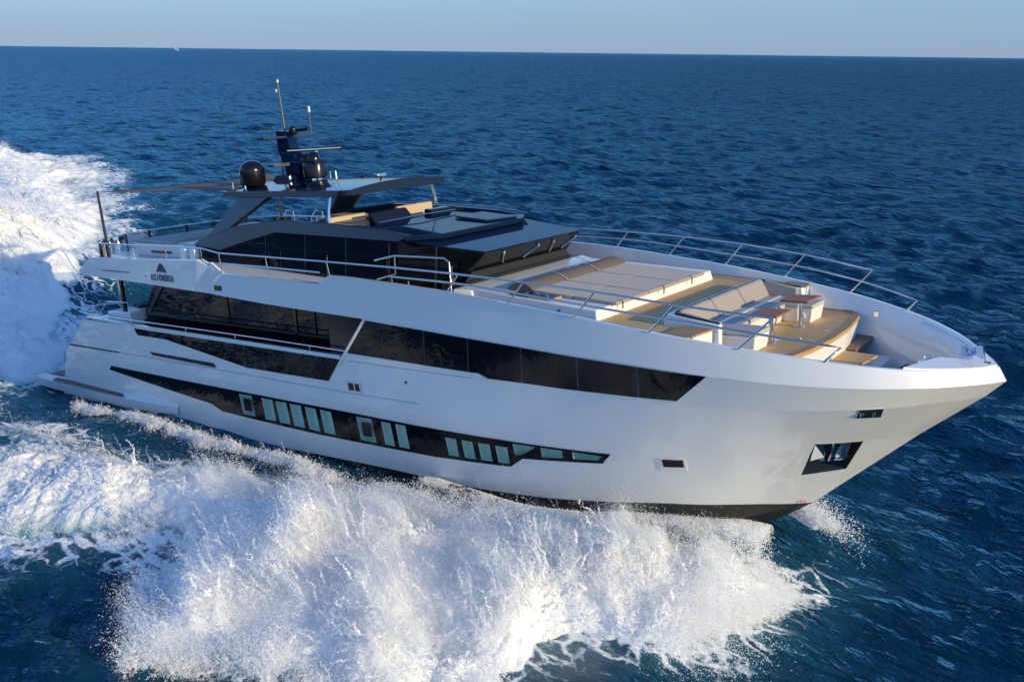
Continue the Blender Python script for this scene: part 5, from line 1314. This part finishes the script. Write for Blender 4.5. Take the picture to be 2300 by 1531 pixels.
bow_foam, BV, BH, BS = height_patch("bow_wave_foam", -45, -4.5, -19, 0.2, .045, bow_height, "billowing white foam of the bow wave along the near side of the yacht")

def spray_from(V, h, n, lift, rmin, rmax, weight, drift=(0, 0), seed=1, size=(.006, .011)):
    r = np.random.default_rng(seed)
    w = np.clip(weight, 0, None); c = np.cumsum(w); k = np.searchsorted(c, r.random(n) * c[-1])
    k = np.clip(k, 0, len(V) - 1)
    P = V[k] + r.normal(0, .05, (n, 3))
    # filaments: drops gather where ridged noise is high
    e = r.exponential(1.0, n) * lift[k]
    P[:, 2] += e
    P[:, 0] += drift[0] * e + r.normal(0, .12, n) * (e + .1); P[:, 1] += drift[1] * e + r.normal(0, .12, n) * (e + .1)
    g = ridge(P[:, 0] * .9, P[:, 1] * .9, P[:, 2] * .9, 4); g2 = fbm(P[:, 0] * .35, P[:, 1] * .35, P[:, 2] * .35 + 4, 3)
    keep = r.random(n) < np.clip((g - .52) * 4.5, .02, 1) * np.clip((g2 - .25) * 2.6, .05, 1)
    P = P[keep]
    s = size[0] + (size[1] - size[0]) * r.random(len(P)) ** 3
    return P, s

xb_ = BV[:, 0] + 34.75
core = sstep(13.0, 16.5, xb_)
P1, S1 = spray_from(BV, BH, 1200000, .05 + .16 * sstep(14, 19, xb_), 0, 0, np.clip(BH + .05, 0, 1.2) ** 1.6 * (.04 + core), drift=(-.1, -.25), seed=3, size=(.0025, .0065))
P2, S2 = spray_from(BV, BH, 300000, .20 + .0 * xb_, 0, 0, np.exp(-(BS / .6) ** 2) * (.12 + core) , drift=(.05, -.5), seed=4, size=(.003, .011))
# flung sheet off the forefoot, breaking into drops ahead of and outside the plume
def flung(n, seed):
    r = np.random.default_rng(seed)
    s = r.random(n) ** 1.15                                        # 0 at the stem, 1 further aft along the side
    xb = 27.6 - 7.5 * s; x0 = xb - 34.75; y0 = -(.5 + 2.3 * sstep(0, .7, s)); z0 = 1.15 - .35 * s
    lump = fbm(s * 14, r.random(n) * .6, np.full(n, 2.5), 4)
    t = np.abs(r.normal(.38, .22, n)); t = np.clip(t, .02, 1.0)
    vo = (3.4 + 4.6 * lump + r.normal(0, .5, n)) * (1 - .15 * s); vx = 1.6 - 3.2 * s + r.normal(0, .6, n); vz = .9 + 1.9 * lump + r.normal(0, .35, n)
    P = np.stack([x0 + vx * t, y0 - vo * t, z0 + vz * t - 4.9 * t * t], 1)
    ok = P[:, 2] > -.1
    P = P[ok]; g = ridge(P[:, 0] * .8, P[:, 1] * .8, P[:, 2] * .8 + 3, 4)
    P = P[r.random(len(P)) < np.clip((g - .50) * 5, .04, 1)]
    return P, .003 + .010 * r.random(len(P)) ** 4
P3, S3 = flung(520000, 8)
# torn strands: short arcs of water thrown off the crests, each a string of touching drops
def strands(V, w, n, k, seed, size=.011, vel=1.0):
    r = np.random.default_rng(seed); c = np.cumsum(np.clip(w, 0, None)); i = np.clip(np.searchsorted(c, r.random(n) * c[-1]), 0, len(V) - 1)
    B = V[i]; g = ridge(B[:, 0] * .7, B[:, 1] * .7, B[:, 2] + 1.5, 3)
    vz = vel * (.5 + 2.4 * r.random(n) ** 2) * (.35 + 1.3 * g); a = R(-115) + r.normal(0, .8, n); vh = vel * (.4 + 1.2 * r.random(n))
    v = np.stack([np.cos(a) * vh, np.sin(a) * vh, vz], 1); T = .10 + .22 * r.random(n)
    t = np.linspace(0, 1, k)[None, :] * T[:, None]; t0 = (r.random(n) * .12)[:, None]
    tt = t + t0
    P = B[:, None, :] + v[:, None, :] * tt[..., None]; P[..., 2] -= 4.9 * tt * tt
    wob = .05 * (t / T[:, None]); f = r.random((n, 3)) * 50
    for d in range(3): P[..., d] += wob * np.sin(f[:, d:d + 1] + tt * (25 + 30 * r.random((n, 1))))
    s = size * (.35 + r.random(n) ** 2)[:, None] * (1.0 - .75 * t / T[:, None]) * (.55 + .9 * r.random((n, k)) ** 2)
    P += r.normal(0, .012, P.shape)
    return P.reshape(-1, 3), s.ravel()
q_ = np.clip(BH, 0, 2)
P7, S7 = strands(BV, q_ ** 3 * (.03 + core), 13000, 40, 51)
P7b, S7b = strands(BV, q_ ** 3 * (.01 + core), 2600, 70, 57, size=.017, vel=1.35)
P8, S8 = strands(BV, np.exp(-(BS / .5) ** 2) * (.05 + core), 7000, 40, 52, vel=1.25)
P9, S9 = strands(BV, q_ * sstep(18, 10, xb_) * sstep(-8, 2, xb_), 5000, 30, 53, size=.010, vel=.5)
bow_spray = droplets("bow_spray", np.vstack([P1, P2, P3, P7, P7b, P8, P9]), np.concatenate([S1, S2, S3, S7, S7b, S8, S9]), "cloud of white spray and droplets thrown up by the bow on the near side")

# ---- fine mist hanging in the plume
def mist_body(name, x0, x1, y0, y1, step, dens, label):
    nx = int((x1 - x0) / step) + 1; ny = int((y1 - y0) / step) + 1
    X, Y = np.meshgrid(np.linspace(x0, x1, nx), np.linspace(y0, y1, ny), indexing='ij'); x = X.ravel(); y = Y.ravel(); z0 = 0 * x
    sd = seg_dist(x + 1.2 * (fbm(x * .6, y * .6, z0 + 2.2, 4) - .5) * 2, y + 1.2 * (fbm(x * .6, y * .6, z0 + 8.8, 4) - .5) * 2, FOAM_BOW)
    xb = x + 34.75
    z, _, _ = sea_height(x, y, np.full_like(x, .6))
    th = sstep(-.2, 2.2, sd) * sstep(13.5, 18, xb) * (.25 + 1.5 * fbm(x * .5, y * .5, z0 + 5.5, 4) ** 1.5 + .9 * np.interp(xb, [13, 18, 24, 29], [.2, .55, 1.05, .5]) * billow(x * .45, y * .45, z0 + 1.7, 3))
    keep = th > .02
    idx = np.arange(nx * ny).reshape(nx, ny); F = np.stack([idx[:-1, :-1], idx[1:, :-1], idx[1:, 1:], idx[:-1, 1:]], -1).reshape(-1, 4); F = F[keep[F].all(1)]
    used = np.zeros(nx * ny, bool); used[F] = True; re = np.cumsum(used) - 1; F = re[F]; n = used.sum()
    T_ = np.stack([x, y, z + th], 1)[used]; B_ = np.stack([x, y, z - .5], 1)[used]
    E = np.concatenate([F[:, [0, 1]], F[:, [1, 2]], F[:, [2, 3]], F[:, [3, 0]]]); key = np.sort(E, 1); _, inv, cnt = np.unique(key[:, 0].astype(np.int64) * n + key[:, 1], return_inverse=True, return_counts=True)
    Eb = E[cnt[inv] == 1]
    W = np.stack([Eb[:, 0], Eb[:, 0] + n, Eb[:, 1] + n, Eb[:, 1]], 1)
    me = np_mesh(name, np.vstack([T_, B_]), np.vstack([F, F[:, ::-1] + n, W]))
    m, nt, b = new_mat("spray mist"); out = nt.nodes["Material Output"]; nt.nodes.remove(b)
    v = nt.nodes.new("ShaderNodeVolumePrincipled"); v.inputs['Color'].default_value = (.97, .98, 1, 1); v.inputs['Density'].default_value = dens; v.inputs['Anisotropy'].default_value = 0.0
    nt.links.new(v.outputs[0], out.inputs['Volume']); me.materials.append(m)
    o = bpy.data.objects.new(name, me); COL.objects.link(o); return tag(o, label, "mist", kind='stuff')
mist_body("bow_mist", -24, -5, -13.5, -.5, .16, .18, "soft white mist hanging over the bow wave")

# ---- low spray line clinging to the side further aft
def side_line(n, seed):
    r = np.random.default_rng(seed)
    xb = 5.0 + 16.0 * r.random(n) ** .9; x = xb - 34.75
    f = fbm(xb * 1.2, np.zeros(n), np.full(n, 1.1), 4)
    y = -(3.42 + .20 + .35 * sstep(18, 9, xb) + .55 * f) + r.normal(0, .13, n)
    z, _, _ = sea_height(x, y, np.full(n, .35))
    P = np.stack([x, y, z + np.abs(r.normal(0, .09, n)) * (.3 + 1.1 * f) + .01], 1)
    g = ridge(x * 1.6, y * 1.6, z * 1.6 + 2, 4)
    P = P[r.random(n) < np.clip((g - .45) * 4, .05, 1)]
    return P, .004 + .012 * r.random(len(P)) ** 3
P4, S4 = side_line(90000, 12)
P4b, S4b = strands(P4, np.ones(len(P4)), 3500, 26, 61, size=.010, vel=.55)
droplets("side_spray", np.vstack([P4, P4b]), np.concatenate([S4, S4b]), "thin line of spray running along the yacht waterline amidships")

# ---- burst on the far side of the bow
def far_burst(n, seed):
    r = np.random.default_rng(seed)
    s = r.random(n); x0 = 28.2 - 5 * s - 34.75; y0 = .3 + 2.2 * s; lump = fbm(s * 9, np.zeros(n), np.full(n, 6.5), 4)
    t = np.clip(np.abs(r.normal(.18, .14, n)), .02, .6); vo = .9 + 1.6 * lump + r.normal(0, .4, n); vx = 2.0 - 2 * s + r.normal(0, .6, n); vz = .8 + 1.8 * lump + r.normal(0, .4, n)
    P = np.stack([x0 + vx * t, y0 + vo * t, .9 + vz * t - 4.9 * t * t], 1); P = P[P[:, 2] > -.1]
    return P, .005 + .012 * r.random(len(P)) ** 3
P5, S5 = far_burst(35000, 14)
droplets("far_side_spray", P5, S5, "small burst of white spray behind the stem on the far side of the bow")

# ---- stern wake: churned hill of white water
def stern_height(x, y):
    z0 = np.zeros_like(x)
    wx = x + 2.2 * (fbm(x * .3, y * .3, z0 + 2.2, 4) - .5) * 2; wy = y + 2.2 * (fbm(x * .3, y * .3, z0 + 8.8, 4) - .5) * 2
    sd = seg_dist(wx, wy, FOAM_STERN)
    ax = -(x + 34.75)                                              # metres behind the platform
    hill = 2.3 * np.exp(-((ax - 10) / 7.5) ** 2) * np.exp(-((y + .5) / 4.6) ** 2)
    yr_ = 3.5 + .375 * (ax - 6)                                    # breaking crest of the far-side wake arm
    crest = 1.25 * np.exp(-((y - yr_ + 1.5) / 3.0) ** 2) * sstep(4, 22, ax) * np.exp(-np.maximum(ax - 60, 0) / 40)
    crest2 = .8 * np.exp(-((ax - 28) / 9) ** 2) * np.exp(-((y - 2) / 6) ** 2)
    c = sstep(-.3, 2.5, sd)
    big = billow(x * .22, y * .22, z0 + 1.7, 3); mid = billow(x * .6, y * .6, z0 + 4.4, 5); fine = billow(x * 2.0, y * 2.0, z0 + 9.9, 3)
    h = c * ((hill + crest + crest2) * (.25 + .5 * big + .75 * mid) + .06 + .75 * big * mid + .20 * fine) - .16 - .3 * sstep(1.0, -1.0, sd)
    hole = sstep(.50, .66, fbm(x * .16 + 9, y * .16, z0 + 3.3, 4)) * (1 - np.clip(hill + crest, 0, 1))
    h = h - hole * .42 * sstep(0, 3, sd)
    thin = np.clip(.8 - h / .30, 0, 1)
    return h, thin, sd
stern_foam, SV, SH, SS = height_patch("stern_wake_foam", -135, -34.2, -10, 50, .13, stern_height, "white churned wake rolling away behind the stern", jitter=.5)
ax_ = -(SV[:, 0] + 34.75)
P6, S6 = spray_from(SV, SH, 300000, .05 + .14 * np.exp(-((ax_ - 9) / 8) ** 2) + .18 * np.clip(SH, 0, 1), 0, 0, np.clip(SH, 0, 2) * np.exp(-ax_ / 45), drift=(-.2, .1), seed=31, size=(.006, .018))
P6b, S6b = strands(SV, np.clip(SH, 0, 2) ** 3 * np.exp(-ax_ / 40), 9000, 30, 71, size=.022, vel=1.3)
droplets("stern_spray", np.vstack([P6, P6b]), np.concatenate([S6, S6b]), "misty white spray hanging over the stern wake")

# =================================================================== FAR SAILING BOAT
sb = bpy.data.objects.new("sailing_boat", None); COL.objects.link(sb)
dirv = cam.matrix_world.to_3x3() @ Vector(((396 - 1150) / 2150, -(104 - 765.5) / 2150, -1)); k_ = 4300.0 / math.hypot(dirv.x, dirv.y)
sb.location = (cam.location.x + dirv.x * k_, cam.location.y + dirv.y * k_, 0.0); sb.rotation_euler = (0, 0, R(25)); sb.scale = (2.1, 2.1, 2.1)
tag(sb, "tiny white sailing boat with raised sails on the far horizon", "sailing boat")
h_ = MB(); rows_ = []
for x, w, z in ((-5, .9, .9), (-2.5, 1.5, .95), (0, 1.7, 1.0), (2.5, 1.3, 1.1), (5, .1, 1.3)):
    rows_.append([(x, -w, z), (x * .95, -w * .7, .1), (x * .9, 0, -.4), (x * .95, w * .7, .1), (x, w, z)])
h_.loft(rows_); h_.poly([r[0] for r in rows_] + [r[4] for r in rows_[::-1]]); h_.poly(rows_[0])
h_.build("hull", M['white'], sb)
MB().tube([(.8, 0, 1.0), (.6, 0, 13.0)], .09, 8).build("mast", M['steel'], sb)
def sail(a, b, c, belly):
    m_ = MB(); n = 8; rows_ = []
    A, B_, C_ = Vector(a), Vector(b), Vector(c)
    for i in range(n + 1):
        u = i / n; rows_.append([tuple(A.lerp(C_, u).lerp(B_.lerp(C_, u), j / n) + Vector((0, belly * math.sin(math.pi * j / n) * (1 - u), 0))) for j in range(n + 1)])
    return m_.loft(rows_)
sail((.6, 0, 2), (-4.6, .6, 2.1), (.55, 0, 12.8), .5).build("mainsail", M['white'], sb, fix=False)
sail((4.8, 0, 1.4), (.4, .7, 1.8), (.8, 0, 11.5), .5).build("foresail", M['white'], sb, fix=False)
